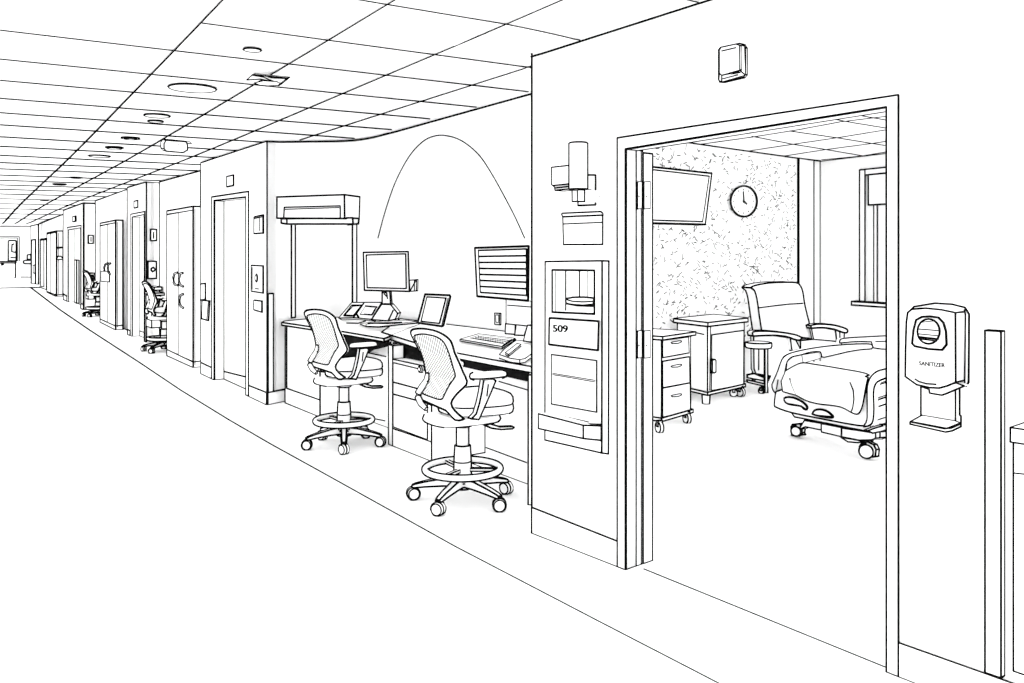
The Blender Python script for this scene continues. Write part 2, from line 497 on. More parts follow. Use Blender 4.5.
tag(m.build('soap_dispenser', PLAS, None, w=1.1, origin=FW.hit(29, 259, .06)), 'tiny dispenser just above the shelf on the far end wall', 'dispenser')

# last bay: narrow door strip and tall cupboards
e = bpy.data.objects.new('door_7', None); COL.objects.link(e); e.location = S4.foot(34); e['kind'] = 'structure'
m = M(); q = S4.hits(c([(222, 570), (224, 273), (247, 270), (247, 570)])); q[0].z = q[3].z = 0
m.prism([p+S4.n*.03 for p in q], -S4.n*.03, front=True); m.line(S4.hits(c([(228, 445), (240, 445), (240, 502), (228, 498), (228, 445)]), .035), .9)
m.build('door_leaf', LAM, e, w=1.1)

def cupboard(front_l, front_r, side, name, label, w=1.3, split=None, kick=None, handles=(), depth_=.33, side_inset=True, group=None):
    """front_l/front_r/side = (px, ytop, ybottom): far end of the front, near corner, near side's rear edge"""
    fl, frr = ground(front_l[0], front_l[2]), ground(front_r[0], front_r[2])
    S = Surf(frr, fl); h = S.hit(front_r[0], front_r[1]).z
    o = thing(name, label, 'cabinet', (fl+frr)/2, group)
    m = M(); m.prism([flo(frr), flo(fl), flo(fl)-S.n*depth_, flo(frr)-S.n*depth_], UP*h)
    SS = Surf(frr, frr - S.n)
    if side_inset:
        x0, x1 = front_r[0], side[0]
        m.line(SS.hits([(x0+1.9, front_r[1]+2), (x0+1.9, front_r[2]-3)], .001), .5)
    if kick: m.line(S.hits([(front_l[0], kick[0]), (front_r[0], kick[1])], .001), w*.85); m.line(SS.hits([(front_r[0], kick[1]), (side[0], kick[1]-1)], .001), w*.8)
    m.line([S.hit(front_l[0], front_l[1], .001)-UP*.05, S.hit(front_r[0], front_r[1], .001)-UP*.05], .9)
    m.build('carcass', LAM, o, w=w)
    if split:
        for xa, xb in ((front_l[0]+.3, split-.05), (split+.05, front_r[0]-.3)):
            m = M(); k0 = kick[0] + (kick[1]-kick[0])*(xa-front_l[0])/(front_r[0]-front_l[0]) if kick else front_l[2]
            k1 = kick[0] + (kick[1]-kick[0])*(xb-front_l[0])/(front_r[0]-front_l[0]) if kick else front_r[2]
            p = [S.foot(xa), S.foot(xb)]
            z0 = S.hit(xa, k0).z
            m.prism([p[0]+UP*z0+S.n*.003, p[1]+UP*z0+S.n*.003, p[1]+UP*(h-.05)+S.n*.003, p[0]+UP*(h-.05)+S.n*.003], -S.n*.003, front=True)
            d = m.build('door', LAM, o, w=.75)
            for hp, sd in handles:
                if (sd < 0) == (xb <= split+.01):
                    hm = M(); pts = S.hits(hp, .02); hm.tube(pts, .005, 6)
                    hm.build('handle', METAL, d, w=.8, crease=80)
    return o, S
c3 = crop(60, 160, 4.267)
c4 = crop(60, 260, 4.267)
o, S = cupboard((167.2, 211.5, 356), (193.2, 206.4, 367.8), (201, 207, 367), 'tall_cabinet', 'tall white two-door cabinet, nearest of the corridor cupboards', split=178.8, depth_=.15, kick=(349.5, 362),
    handles=[(c3([(502, 480), (488, 485), (484, 500), (485, 522), (490, 532), (504, 535)]), -1), (c3([(524, 482), (512, 485), (508, 500), (508, 522), (513, 534), (526, 540)]), 1), (c3([(526, 572), (514, 576), (510, 590), (510, 612), (515, 624), (526, 632)]), 1)])
o, S = cupboard((100.4, 223.7, 322.4), (115.7, 220.2, 330.2), (123.5, 220.2, 329), 'tall_cabinet', 'tall white two-door cabinet, second nearest of the corridor cupboards', split=107.9, depth_=.13, kick=(319, 326), w=1.2,
    handles=[(c3([(205, 440), (193, 445), (189, 460), (190, 472)]), -1), (c3([(216, 440), (206, 446), (205, 460), (206, 478), (214, 488)]), 1)])
m = M(); m.prism(S.hits(c3([(178, 475), (212, 475), (212, 520), (178, 518)]), .013), S.n*.006); m.dot(S.hit(60+190/4.267, 160+498/4.267, .03), S.n, .03)
m.build('lock_plate', METAL, o, w=.8)
o, S = cupboard((47.2, 232.5, 292.6), (56.5, 231, 296.8), (64, 230.5, 298), 'tall_cabinet', 'tall white cabinet in the distance left of the third doorway', split=51, depth_=.2, w=1.1, kick=(291.5, 295))
SS = Surf(S.foot(56.5), S.foot(56.5)-S.n)
c = crop(0, 200, 6.83)
m = M(); m.prism(SS.hits(c([(388, 325), (420, 322), (420, 326), (392, 330)])), SS.n*.05); m.build('hook_bar', PLAS, o, w=1.0)
m = M(); m.prism(SS.hits(c([(386, 398), (396, 385), (415, 384), (424, 394), (432, 398), (432, 404), (386, 408)])), SS.n*.06)
m.build('keypad_shelf', PLAS, o, w=1.0)
o, S = cupboard((40.5, 239.2, 287.5), (46.6, 238.4, 290), (52, 238.4, 290), 'tall_cabinet', 'narrow white cabinet, farthest of the corridor cupboards', w=1.0, depth_=.2, side_inset=False)
m = M(); m.line(S.hits(c([(283, 268), (283, 590)]), .002), .9); m.line(S.hits(c([(303, 266), (303, 592)]), .002), 1.1)
m.prism(S.hits(c([(284, 268), (302, 266), (302, 590), (284, 590)])), S.n*.01)
m.build('door', LAM, o, w=.8)

# ------------------------------------------------------------------ fittings on the pillars
def plate(S, pts, t, name, label, cat, extra=None, w=1.2, off=0, mt=PLAS, group=None, dots=()):
    p = S.hits(pts, off+t); m = M(); m.prism(p, -S.n*t)
    for ln in (extra or []): m.line(S.hits(ln, off+t+.001), w*.8)
    for (x, y, r) in dots: m.lathe(S.hit(x, y, off+t), [(r, 0), (r, .008), (r*.8, .01), (0, .01)], S.n, 16)
    o = m.build(name, mt, None, origin=S.hit(sum(x for x, y in pts)/len(pts), sum(y for x, y in pts)/len(pts), 0), w=w)
    return tag(o, label, cat, group)
k4 = crop(195, 160, 2.73)
def rect(x0, y0, x1, y1, s=0.0): return [(x0, y0), (x1, y0-s), (x1, y1-s), (x0, y1)]
plate(S1, [(226.8, 176.6), (233.5, 175), (233.5, 185.4), (226.8, 186.8)], .008, 'alarm_strobe', 'small white alarm box over the nearest corridor doorway, left of the alcove', 'alarm')
plate(S2, [(134.3, 201.3), (137.9, 200.4), (137.9, 207.2), (134.3, 208)], .008, 'alarm_strobe', 'small white alarm box over the second corridor doorway', 'alarm', w=1.1)
plate(S3, [(72.8, 216.7), (75.3, 216.1), (75.3, 221.3), (72.8, 221.8)], .01, 'alarm_strobe', 'small white alarm box over the third and farthest corridor doorway', 'alarm', w=1.0, off=.03)
plate(S1, [(254.2, 217), (263, 215), (263, 233), (254.2, 233.6)], .012, 'wall_sign', 'small upright sign right of the nearest corridor doorway', 'sign', extra=[[(259.6, 218.5), (259.6, 231)], [(254.4, 218.5), (262.8, 216.7)]], mt=PAPER)
plate(SD2, rect(150.6, 229.4, 156.6, 240.6), .012, 'wall_sign', 'small upright sign on the side of the second pillar', 'sign', extra=[[(153.6, 232), (153.6, 238.5)]], w=1.1, mt=PAPER)
plate(SD3, rect(88.4, 235.3, 93.2, 243.4), .02, 'wall_sign', 'small upright sign on the side of the third and farthest pillar', 'sign', extra=[[(91, 237), (91, 241.5)]], w=1.0, mt=PAPER)
S1b = S1
o = plate(S1, [(251.4, 265.4), (263, 266), (263, 293), (251.4, 291.2)], .01, 'hand_dispenser', 'white hand sanitiser box with round button right of the nearest corridor doorway', 'dispenser', extra=[[(252.4, 267.4), (252.4, 289.5)], [(255.5, 288.6), (258.8, 289)]], dots=((257, 278, .034),))
o = plate(SD2, rect(148, 261.4, 156.4, 278.4), .04, 'hand_dispenser', 'white hand sanitiser box with round button on the second pillar', 'dispenser', dots=((152.9, 269.5, .03),))
plate(S1, [(254, 300.2), (261.8, 301.2), (261.8, 312.2), (254, 309.8)], .01, 'wall_plate', 'blank square plate under the dispenser box beside the nearest corridor doorway', 'plate', mt=METAL)
plate(S1, [(200.6, 284), (205.4, 283.4), (205.4, 299.4), (200.6, 300)], .008, 'glove_box', 'small upright box at the far edge of the nearest pillar, over a wider box', 'box', mt=PAPER)
plate(S1, [(202.4, 300.4), (209.6, 301), (208.4, 320.6), (202, 318.8)], .01, 'wall_bin', 'slanted paper bin at the far edge of the nearest pillar, under a narrow box', 'bin', extra=[[(208.4, 301.5), (207, 320)]])
# corner guards
m = M(); q0 = LW.foot(267.3); q1 = LW.foot(272.4); z0, z1 = zz, LW.hit(270, 293.6).z
m.prism([q0+UP*z0, q1+UP*z0, q1+UP*z1, q0+UP*z1], LW.n*.012)
o = m.build('corner_guard', PLAS, None, origin=q0, w=1.2); tag(o, 'narrow corner guard on the nearest pillar beside the counter', 'corner guard')
m = M(); cg = Surf(P84, P64); q0, q1 = cg.foot(77.2), cg.foot(79.0)
m.prism([q0+UP*.12, q1+UP*.12, q1+UP*cg.hit(78, 260).z, q0+UP*cg.hit(78, 260).z], cg.n*.06)
tag(m.build('corner_guard', PLAS, None, origin=q0, w=1.0), 'narrow upright guard post beside the third and farthest doorway', 'corner guard')

# ------------------------------------------------------------------ ceiling fittings
def disc_fix(px, py, rx, name, label, cat, h=.02, group=None, inner=None, w=1.1, mt=METAL):
    z = 2.70; p = level(px, py, z)
    for _ in range(4):
        z = ceil_z(p.x, p.y); p = level(px, py, z)
    r = rx*depth(p)/FOC; m = M()
    m.lathe(p, [(r, 0), (r, -h), (0, -h)] if not inner else [(r, 0), (r*.96, -h), (r*inner, -h), (r*inner, -h*2.5), (0, -h*2.5)], UP, 30)
    o = m.build(name, mt, None, origin=p, w=w); return tag(o, label, cat, group)
disc_fix(252.3, 49.6, 8.4, 'ceiling_disc', 'small round ceiling disc nearest the viewer, above the alcove', 'ceiling disc', h=.003)
disc_fix(192.5, 88, 22.4, 'ceiling_speaker', 'largest round ceiling disc, left of the flat vent', 'ceiling speaker', h=.003)
disc_fix(157, 115.6, 11.8, 'ceiling_light', 'round recessed ceiling light just beyond the largest ceiling disc', 'ceiling light', h=.003)
disc_fix(155.6, 121.3, 6.8, 'ceiling_disc', 'small flat disc just below the round ceiling light nearest the viewer', 'ceiling disc', h=.003)
disc_fix(130.5, 138.1, 8.4, 'ceiling_light', 'dark-edged recessed light left of the emergency unit', 'ceiling light', h=.004, inner=.6, w=1.0)
disc_fix(114.4, 147.4, 8.0, 'ceiling_light', 'stepped round light between two others left of the emergency unit', 'ceiling light', h=.006, inner=.8, w=.8)
disc_fix(99.4, 156, 9.4, 'ceiling_light', 'pale round ceiling light with a thin rim, farther than the stepped light', 'ceiling light', h=.003)
disc_fix(76, 177.4, 5.4, 'ceiling_light', 'small dark-edged ceiling light before the second pillar', 'ceiling light', h=.004, inner=.75, w=.9)
disc_fix(59.6, 183.9, 5.4, 'ceiling_light', 'small flat light between rows of tiles, left of the middle bar line', 'ceiling light', h=.012, w=1.0)
disc_fix(44.6, 200.3, 3.2, 'ceiling_light', 'tiny distant ceiling light, second from the far end', 'ceiling light', h=.004, w=.9)
disc_fix(33, 208.9, 2.9, 'ceiling_light', 'tiny distant ceiling light nearest the far end', 'ceiling light', h=.004, w=.9)
c2 = crop(0, 0, 3.413)
# flat vent / detector hanging under the tiles
o = thing('ceiling_vent', 'tilted flat ceiling detector with a curved lip, nearest fitting to the alcove', 'ceiling vent', level(268, 78, 2.69))
m = M()
top_ = [level(x, y, 2.685) for x, y in c2([(845, 272), (862, 256), (905, 258), (982, 266), (975, 276)])]
m.prism([at(x, y, 5.35) for x, y in c2([(842, 273), (862, 255), (982, 266), (950, 292), (945, 283), (890, 270)])], cw(0, .05, .015))
m.line([at(x, y, 5.34) for x, y in c2([(862, 257), (900, 263), (918, 272), (950, 284)])], .9)
m.line([at(x, y, 5.34) for x, y in c2([(905, 258), (925, 265), (975, 268)])], .9)
m.build('vent_plate', PLAS, o, w=.9)
m = M(); m.prism([at(x, y, 5.33) for x, y in c2([(868, 283), (885, 290), (915, 293), (950, 291), (956, 285), (945, 279), (900, 276)])], cw(0, .05, .012)); m.build('vent_lip', PLAS, o, w=.7)
o = thing('emergency_unit', 'white rounded emergency light box hanging from the ceiling tiles', 'emergency light', level(174, 146, 2.7))
em = M(); q = [at(x, y, 7.9) for x, y in c2([(567, 479), (635, 484), (640, 495), (640, 512), (625, 521), (568, 516), (560, 508), (560, 490)])]
em.prism(q, cw(-.07, .1, .02)); em.dot(at(*c2([(610, 492)])[0], 7.895), V((-SN, -CS, 0)), .006)
em.build('lamp_housing', PLAS, o, w=1.0)
em = M(); em.prism([at(x, y, 8.0) for x, y in c2([(548, 482), (565, 475), (632, 482), (640, 489), (560, 486)])], cw(0, .1, .01)); em.build('mounting_plate', PLAS, o, w=.7)

# ------------------------------------------------------------------ things on the wall beside the room door
def wthing(name, label, cat, px, py): return thing(name, label, cat, NW.hit(px, py))
a1 = crop(520, 20, 3.94)
o = wthing('alarm_strobe', 'rounded white alarm box high on the wall above the room doorway', 'alarm', 733, 62)
m = M(); p = NW.hits(a1([(786, 120), (792, 108), (850, 95), (865, 100), (866, 195), (860, 205), (795, 218), (786, 210)]), .05)
m.prism(p, -NW.n*.012); m.line(NW.hits(a1([(795, 122), (850, 109)]), .052), 1.0); m.build('lens', PLAS, o, w=1.0)
m = M(); p = NW.hits(a1([(782, 118), (790, 108), (865, 92), (880, 96), (889, 110), (889, 215), (880, 226), (800, 245), (786, 244), (782, 232)]), .012)
m.prism(p, -NW.n*.012)
f_ = NW.hits(a1([(866, 100), (866, 198), (795, 218), (786, 212)]), .05); b_ = NW.hits(a1([(884, 102), (888, 217), (795, 244), (784, 236)]), .012)
for i in range(3):
    m.quad([f_[i], f_[i+1], b_[i+1], b_[i]])
m.line(NW.hits(a1([(800, 231), (858, 216)]), .03), 1.0)
m.build('back_box', PLAS, o, w=1.1)

b1 = crop(520, 120, 4.269)
o = wthing('wall_lamp', 'white wall lamp with an upright cylinder shade beside the room doorway', 'wall lamp', 580, 175)
m = M(); m.prism(NW.hits(b1([(248, 235), (322, 235), (322, 362), (248, 365)]), .005), -NW.n*.005, front=True); m.build('mounting_plate', METAL, o, w=1.3)
m = M(); m.prism(NW.hits(b1([(135, 202), (215, 193), (215, 272), (140, 280), (135, 275)]), .10), -NW.n*.1, front=True)
m.prism(NW.hits(b1([(142, 280), (212, 273), (212, 283), (150, 290)]), .09), -NW.n*.06); m.prism(NW.hits(b1([(148, 291), (212, 284), (212, 294), (150, 300)]), .09), -NW.n*.06)
m.build('side_box', METAL, o, w=1.2)
m = M(); m.prism(NW.hits(b1([(223, 298), (276, 298), (276, 348), (223, 348)]), .13), -NW.n*.1, front=True)
m.line(NW.hits(b1([(245, 300), (245, 348)]), .131), 1.1)
m.build('switch_block', METAL, o, w=1.2)
m = M(); m.prism(NW.hits(b1([(276, 298), (286, 300), (307, 326), (276, 328)]), .05), -NW.n*.05); m.build('arm', METAL, o, w=1.2)
m = M(); cb = NW.hit(*b1([(249, 296)])[0], .15); ct = NW.hit(*b1([(249, 98)])[0], .15)
rr = (NW.hit(*b1([(288, 200)])[0], .15)-NW.hit(*b1([(210, 200)])[0], .15)).length*.33
m.lathe(V((cb.x, cb.y, cb.z)), [(0, 0), (rr, 0), (rr, ct.z-cb.z), (0, ct.z-cb.z)], UP, 30)
m.build('shade', METAL, o, w=1.4)

o = wthing('chart_box', 'shallow white box with a rounded lid under the wall lamp', 'box', 582, 228)
m = M(); m.prism(NW.hits(b1([(183, 411), (353, 403), (353, 531), (186, 532)]), .06), -NW.n*.06, front=True); m.line(NW.hits(b1([(184, 444), (353, 437)]), .061), 1.0)
m.build('body', PLAS, o, w=1.3)
m = M(); m.prism(NW.hits(b1([(178, 402), (182, 398), (345, 391), (353, 398), (354, 406), (182, 413)]), .07), -NW.n*.07, front=True); m.build('lid', PLAS, o, w=1.3)

d1 = crop(520, 240, 4.269); d2 = crop(520, 380, 3.794)
o = wthing('room_sign_panel', 'tall white wall panel with niche and room number 509', 'sign panel', 577, 357)
m = M(); m.prism(NW.hits([(545.3, 261.6), (602, 260.8), (601.6, 453), (593, 451), (545, 440)], .035), -NW.n*.035, front=True)
m.build('panel', PLAS, o, w=1.4)
m = M(); m.prism(NW.hits([(602.2, 260.8), (608.8, 261), (608.4, 454), (601.8, 453)], .03), -NW.n*.03, front=True); m.build('edge_strip', PLAS, o, w=1.4)
# niche: frame, cup and shelf
m = M(); q = NW.hits(d1([(138, 128), (318, 130), (318, 316), (138, 308)]), .036); qi = NW.hits(d1([(140, 130), (316, 132), (316, 313), (140, 306)]), .030)
m.prism(q, -NW.n*.001)
m.line(NW.hits(d1([(152, 134), (152, 304)]), .038), .5); m.line(NW.hits(d1([(195, 131), (195, 300)]), .038), 1.1); m.line(NW.hits(d1([(254, 131), (254, 245)]), .038), 1.1); m.line(NW.hits(d1([(288, 134), (288, 245)]), .038), .4)
m.build('niche', PLAS, o, w=1.6)
m = M(); m.prism(NW.hits(d1([(195, 258), (200, 250), (225, 245), (270, 244), (314, 248), (315, 262), (312, 275), (270, 279), (215, 275), (198, 270)]), .04), -NW.n*.003)
m.line(NW.hits(d1([(198, 254), (225, 262), (270, 264), (312, 262)]), .041), 1.1); m.line(NW.hits(d1([(200, 272), (240, 280), (315, 283)]), .045), 1.3)
m.build('niche_dish', PLAS, o, w=1.4)
m = M(); q = NW.hits(d1([(126, 333), (336, 347), (333, 471), (124, 446)]), .045); m.prism(q, -NW.n*.01, front=True); pl = m.build('number_plate', PLAS, o, w=1.7)
m = M(); a0, a1_ = NW.hits(d1([(140, 391), (204, 394)]), .0465); hgt = NW.hit(*d1([(140, 362)])[0], .0465).z-a0.z
lettering(m, '509', a0, (a1_-a0).normalized(), UP, width=(a1_-a0).length, size=hgt/.70)
nb = m.build('room_number', PLAS, pl, ink=False); nb['label'] = 'black numerals 509'
m = M(); m.prism(NW.hits(d1([(134, 489), (327, 515), (327, 735), (134, 700)]), .042), -NW.n*.008, front=True)
m.line(NW.hits(d1([(140, 569), (320, 599)]), .043), .75); m.line(NW.hits(d1([(140, 575), (320, 606)]), .043), .75); m.build('note_board', PLAS, o, w=1.2)
m = M()
tl, bl = d2([(70, 127), (98, 121), (310, 165), (310, 228)]), None
f0 = NW.hits(d2([(70, 128), (240, 172), (240, 222), (70, 184)]), .11)
m.prism(f0, -NW.n*.09, front=True)
g0 = NW.hits(d2([(240, 172), (306, 174), (306, 228), (240, 222)]), .075)
m.quad(NW.hits(d2([(240, 172)]), .11)+NW.hits(d2([(308, 174), (308, 229)]), .04)+NW.hits(d2([(240, 222)]), .11))
m.line(NW.hits(d2([(100, 128), (240, 165), (305, 168)]), .06), 1.0); m.line(NW.hits(d2([(100, 124), (260, 160)]), .04), 1.0)
m.build('bin', PLAS, o, w=1.4)

# sanitiser dispenser
s7 = crop(860, 280, 3.793)
o = wthing('sanitizer_dispenser', 'white wall dispenser lettered SANITIZER right of the room doorway', 'dispenser', 938, 350)
m = M()
fo = [(176, 160), (181, 124), (196, 111), (250, 107), (310, 113), (362, 124), (363, 388), (330, 402), (300, 410), (262, 408), (215, 397), (172, 366), (173, 260)]
fp = NW.hits(s7(fo), .085)
bo = [(180, 150), (184, 118), (205, 100), (285, 87), (350, 91), (400, 103), (414, 128), (411, 390), (400, 404), (330, 405), (262, 408), (215, 397), (180, 366), (178, 260)]
m.prism(fp, -NW.n*.085)
m.build('housing', PLAS, o, w=1.5)
m = M(); m.prism(NW.hits(s7([(190, 118), (205, 101), (285, 88), (350, 92), (398, 104), (414, 130), (412, 388), (402, 403), (365, 390), (363, 130)]), .02), -NW.n*.02, front=True)
m.line(NW.hits(s7([(396, 112), (400, 130), (397, 398)]), .021), 1.1); m.build('back_shell', PLAS, o, w=1.5)
m = M(); q = NW.hits(s7([(213, 152), (235, 140), (265, 138), (298, 143), (316, 162), (326, 195), (328, 245), (312, 265), (262, 262), (208, 251), (198, 240), (203, 190)]), .088); m.prism(q, -NW.n*.01); lw = m.build('window_frame', PLAS, o, w=1.7)
m = M(); cx_, cy_ = 260, 195
ell = [(cx_+42*math.cos(t*math.pi/12), cy_+47*math.sin(t*math.pi/12)) for t in range(24)]
m.prism(NW.hits(s7(ell), .092), -NW.n*.008)
for pts, ww in (([(236, 160), (285, 155)], .7), ([(222, 186), (298, 192)], .9), ([(220, 204), (300, 212)], .8), ([(222, 216), (296, 224)], 1.5), ([(226, 223), (290, 231)], 1.2)):
    m.line(NW.hits(s7(pts), .093), ww)
m.build('level_window', PLAS, lw, w=1.5)
m = M(); a0, a1_ = NW.hits(s7([(224, 324), (323, 331)]), .0862); a0 = NW.hit(*s7([(224, 323)])[0], .0862); a1_ = NW.hit(*s7([(323, 332)])[0], .0862)
hgt = a0.z - NW.hit(*s7([(224, 339)])[0], .0862).z
lettering(m, 'SANITIZER', a0, (a1_-a0).normalized(), UP, width=(a1_-a0).length, size=hgt/.72*1.0)
b_ = m.build('lettering', PLAS, o, ink=False); b_['label'] = 'black word SANITIZER'
m = M(); m.line(NW.hits(s7([(209, 376), (225, 386), (250, 393), (288, 396)]), .0865), 1.3); m.prism(NW.hits(s7([(209, 378), (250, 394), (288, 397), (250, 395)]), .0862), -NW.n*.002); m.build('lip', PLAS, o, w=.6)
m = M(); m.prism(NW.hits(s7([(232, 404), (262, 415), (264, 429), (310, 437), (330, 430), (396, 402), (364, 390), (300, 408)]), .06), -NW.n*.06, front=True); m.build('nozzle', PLAS, o, w=1.4)
m = M(); m.prism(NW.hits(s7([(231, 400), (378, 400), (378, 512), (383, 516), (383, 556), (231, 520)]), .012), -NW.n*.012, front=True)
m.line(NW.hits(s7([(362, 408), (362, 536)]), .013), 1.2); m.build('back_plate', PLAS, o, w=1.4)
m = M(); tp = NW.hits(s7([(190, 538), (330, 566)]), .10)
m.prism(NW.hits(s7([(190, 538), (320, 564), (345, 562), (383, 545), (383, 556), (350, 572), (325, 577), (190, 547)]), .09), -NW.n*.012, front=True)
m.quad(NW.hits(s7([(192, 537), (330, 563), (380, 543)]), .088)+NW.hits(s7([(362, 536), (234, 514)]), .015)); m.build('drip_tray', PLAS, o, w=1.4)

# corner guard and the cabinet round the corner
m = M(); p = NW.hits([(985, 330.5), (1001, 331.5), (1001, 678), (985, 672.5)], .028); m.prism(p, -NW.n*.028)
o = m.build('corner_guard', PLAS, None, origin=NW.foot(993), w=1.5); tag(o, 'tall flat corner guard at the right edge, right of the sanitiser dispenser', 'corner guard')
o = thing('base_cabinet', 'white cabinet with a thick worktop at the right edge of the view', 'cabinet', NW.foot(1024, .15))
q0, q1 = NW.foot(1010.4, .30), NW.foot(1110, .30)
z_top, z_bot = NW.hit(1010.4, 427.5, .30).z, NW.hit(1010.4, 442, .30).z
m = M(); m.prism([flo(q0, z_bot), flo(q1, z_bot), flo(q1, z_top), flo(q0, z_top)], -NW.n*.29); m.build('worktop', LAM, o, w=1.4)
q0, q1 = NW.foot(1013.4, .28), NW.foot(1110, .28)
z_b2 = NW.hit(1013.4, 671, .28).z
m = M(); m.prism([flo(q0, z_b2), flo(q1, z_b2), flo(q1, z_bot), flo(q0, z_bot)], -NW.n*.27)
m.line(NW.hits([(1013.4, 473), (1060, 478)], .281), 1.1); m.build('carcass', LAM, o, w=1.4)

# ------------------------------------------------------------------ work alcove: light scallop line, counter
m = M()
ar = [(378, 238), (385, 212), (395, 183), (408, 158), (421, 143), (433, 136.4), (446, 135.6), (462, 141), (478, 154), (490, 171), (503, 194), (515, 217), (524.5, 238)]
def smooth(pts, n=6):
    out = []
    P = [pts[0]] + list(pts) + [pts[-1]]
    for i in range(1, len(P)-2):
        for k in range(n):
            t = k/n; f = lambda a, b, c_, d: .5*(2*b + (c_-a)*t + (2*a-5*b+4*c_-d)*t*t + (3*b-a-3*c_+d)*t**3)
            out.append(tuple(f(P[i-1][j], P[i][j], P[i+1][j], P[i+2][j]) for j in range(2)))
    return out + [pts[-1]]
m.line(BW.hits(smooth(ar), .004), .95)  # edge of the wall-washer's light, drawn on the wall as an ink line
struct(m, 'light_scallop_line', PAINT)
DK = .84
e1 = crop(270, 290, 3.79)
# worktops
o = thing('work_counter', 'long white work counter with dark knee space running along the alcove', 'counter', ground(400, 450))
front1 = [(282, 322.5), (309.6, 326.6), (342.6, 331.6), (384, 338.6)]
front2 = [(381.6, 332.2), (402, 338.6), (418, 343.6), (440, 349), (460, 353.6), (500, 361), (533.5, 366.8)]
D1 = Surf(ground(284, 403), ground(431.5, 461.5))
D2 = Surf(ground(431.5, 448.6), ground(527, 484))
def topslab(front, z, back, t, name, w=1.4):
    m = M(); m.prism([level(x, y, z) for x, y in front] + back, -UP*t); return m.build(name, LAM, o, w=w)
bk = lambda px, z: flo(BW.foot(px, .03), z)
topslab(front1, DK, [bk(425, DK), bk(391, DK), flo(BW.foot(380, .06), DK), flo(LW.foot(325, .06), DK), flo(LW.foot(284, .04), DK)], .028, 'worktop')
topslab([front2[0], front2[1], front2[2]]+front2[3:], DK+.006, [flo(BW.foot(535, .03), DK+.006), bk(400, DK+.006)], .04, 'worktop')
# end gable and carcass pieces
def gable(S, px, y0, y1, tpx, name, back=.45, w=1.3, off=0):
    p0, p1 = S.foot(px, off), S.foot(tpx, off)
    z1 = DK-.03; m = M(); m.prism([flo(p0, 0), flo(p1, 0), flo(p1)-S.n*back, flo(p0)-S.n*back], UP*z1); return m.build(name, LAM, o, w=w)
m = M(); p0, p1 = D1.foot(284), D1.foot(320)
p0 = p0 + LW.n*.02
m.prism([p0, p1, p1-D1.n*.4, p0+LW.u*.25], UP*(DK-.03))
m.line(D1.hits([(286.6, 327), (286.6, 388.3), (319, 399.6)], .001), 1.1); m.build('end_cupboard', LAM, o, w=1.3)
gable(D1, 388.7, 0, 0, 392.8, 'gable', .1)
# drawer pedestal
m = M(); p0, p1 = D1.foot(392.8), D1.foot(431.5); zk = .72
m.prism([p0, p1, p1-D1.n*.45, p0-D1.n*.45], UP*.70)
m.line(D1.hits([(392.8, 428.4), (431.3, 441.8)], .001), 1.1); m.line(D1.hits([(427.6, 370), (427.6, 440.5)], .001), 1.0)
ped = m.build('drawer_pedestal', LAM, o, w=1.2)
for ya, yb, yc, yd in ((362.8, 371, 382.4, 391.5), (382.4, 391.5, 394.4, 403.5), (394.4, 403.5, 427.5, 440)):
    m = M(); m.prism(D1.hits([(393.4, ya), (427.2, yb), (427.2, yd-.6), (393.4, yc-.6)], .006), -D1.n*.006)
    d = m.build('drawer', LAM, ped, w=.9)
m = M(); kc = D1.hit(421.8, 369, .012); m.lathe(kc, [(.02, -.01), (.024, .01), (.018, .022), (0, .024)], D1.n, 14); m.build('knob', PLAS, ped, w=1.0)
# black panels standing in for the shade of the knee spaces
def dark(pts, S, off, name='knee_shade_panel'):
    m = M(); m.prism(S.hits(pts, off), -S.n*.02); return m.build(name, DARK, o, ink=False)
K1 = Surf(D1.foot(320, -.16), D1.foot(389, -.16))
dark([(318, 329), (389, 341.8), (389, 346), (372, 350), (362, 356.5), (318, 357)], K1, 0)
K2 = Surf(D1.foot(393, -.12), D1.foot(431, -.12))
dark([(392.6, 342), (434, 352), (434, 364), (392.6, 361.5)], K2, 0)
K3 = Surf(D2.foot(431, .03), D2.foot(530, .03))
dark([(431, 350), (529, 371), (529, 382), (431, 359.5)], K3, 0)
# modesty panels
m = M(); q = [D1.foot(320, -.3), D1.foot(389, -.3)]
S_ = Surf(*q); m.prism([q[0], q[1], q[1]+UP*(DK-.03), q[0]+UP*(DK-.03)], -S_.n*.02)
m.line(S_.hits([(362, 351.5), (386, 356.6)], .002), 1.0); m.line(S_.hits([(372, 418.2), (385, 420.8)], .002), 1.0); m.build('modesty_panel', LAM, o, w=.8)
m = M(); q = [D2.foot(431), D2.foot(529)]
m.prism([q[0], q[1], q[1]+UP*(DK-.035), q[0]+UP*(DK-.035)], -D2.n*.02)
m.line(D2.hits([(486.3, 447.6), (526.6, 462.6)], .002), 1.0); m.line(D2.hits([(499, 381.4), (527.5, 390)], .002), 1.0)
m.line(D2.hits([(485, 424), (485, 452.5), (469, 455.4)], .002), 1.0); m.build('modesty_panel', LAM, o, w=1.1)
# end panel against the wall's corner
m = M(); pe = ground(528.2, 505); pf = ground(528.2, 505) + cw(.05, 0, 0)
m.prism([pe, pe+cw(.08, -.02, 0), pe+cw(.12, .35, 0), pe+cw(.03, .35, 0)], UP*(DK-.035)); m.build('end_panel', LAM, o, w=1.4)

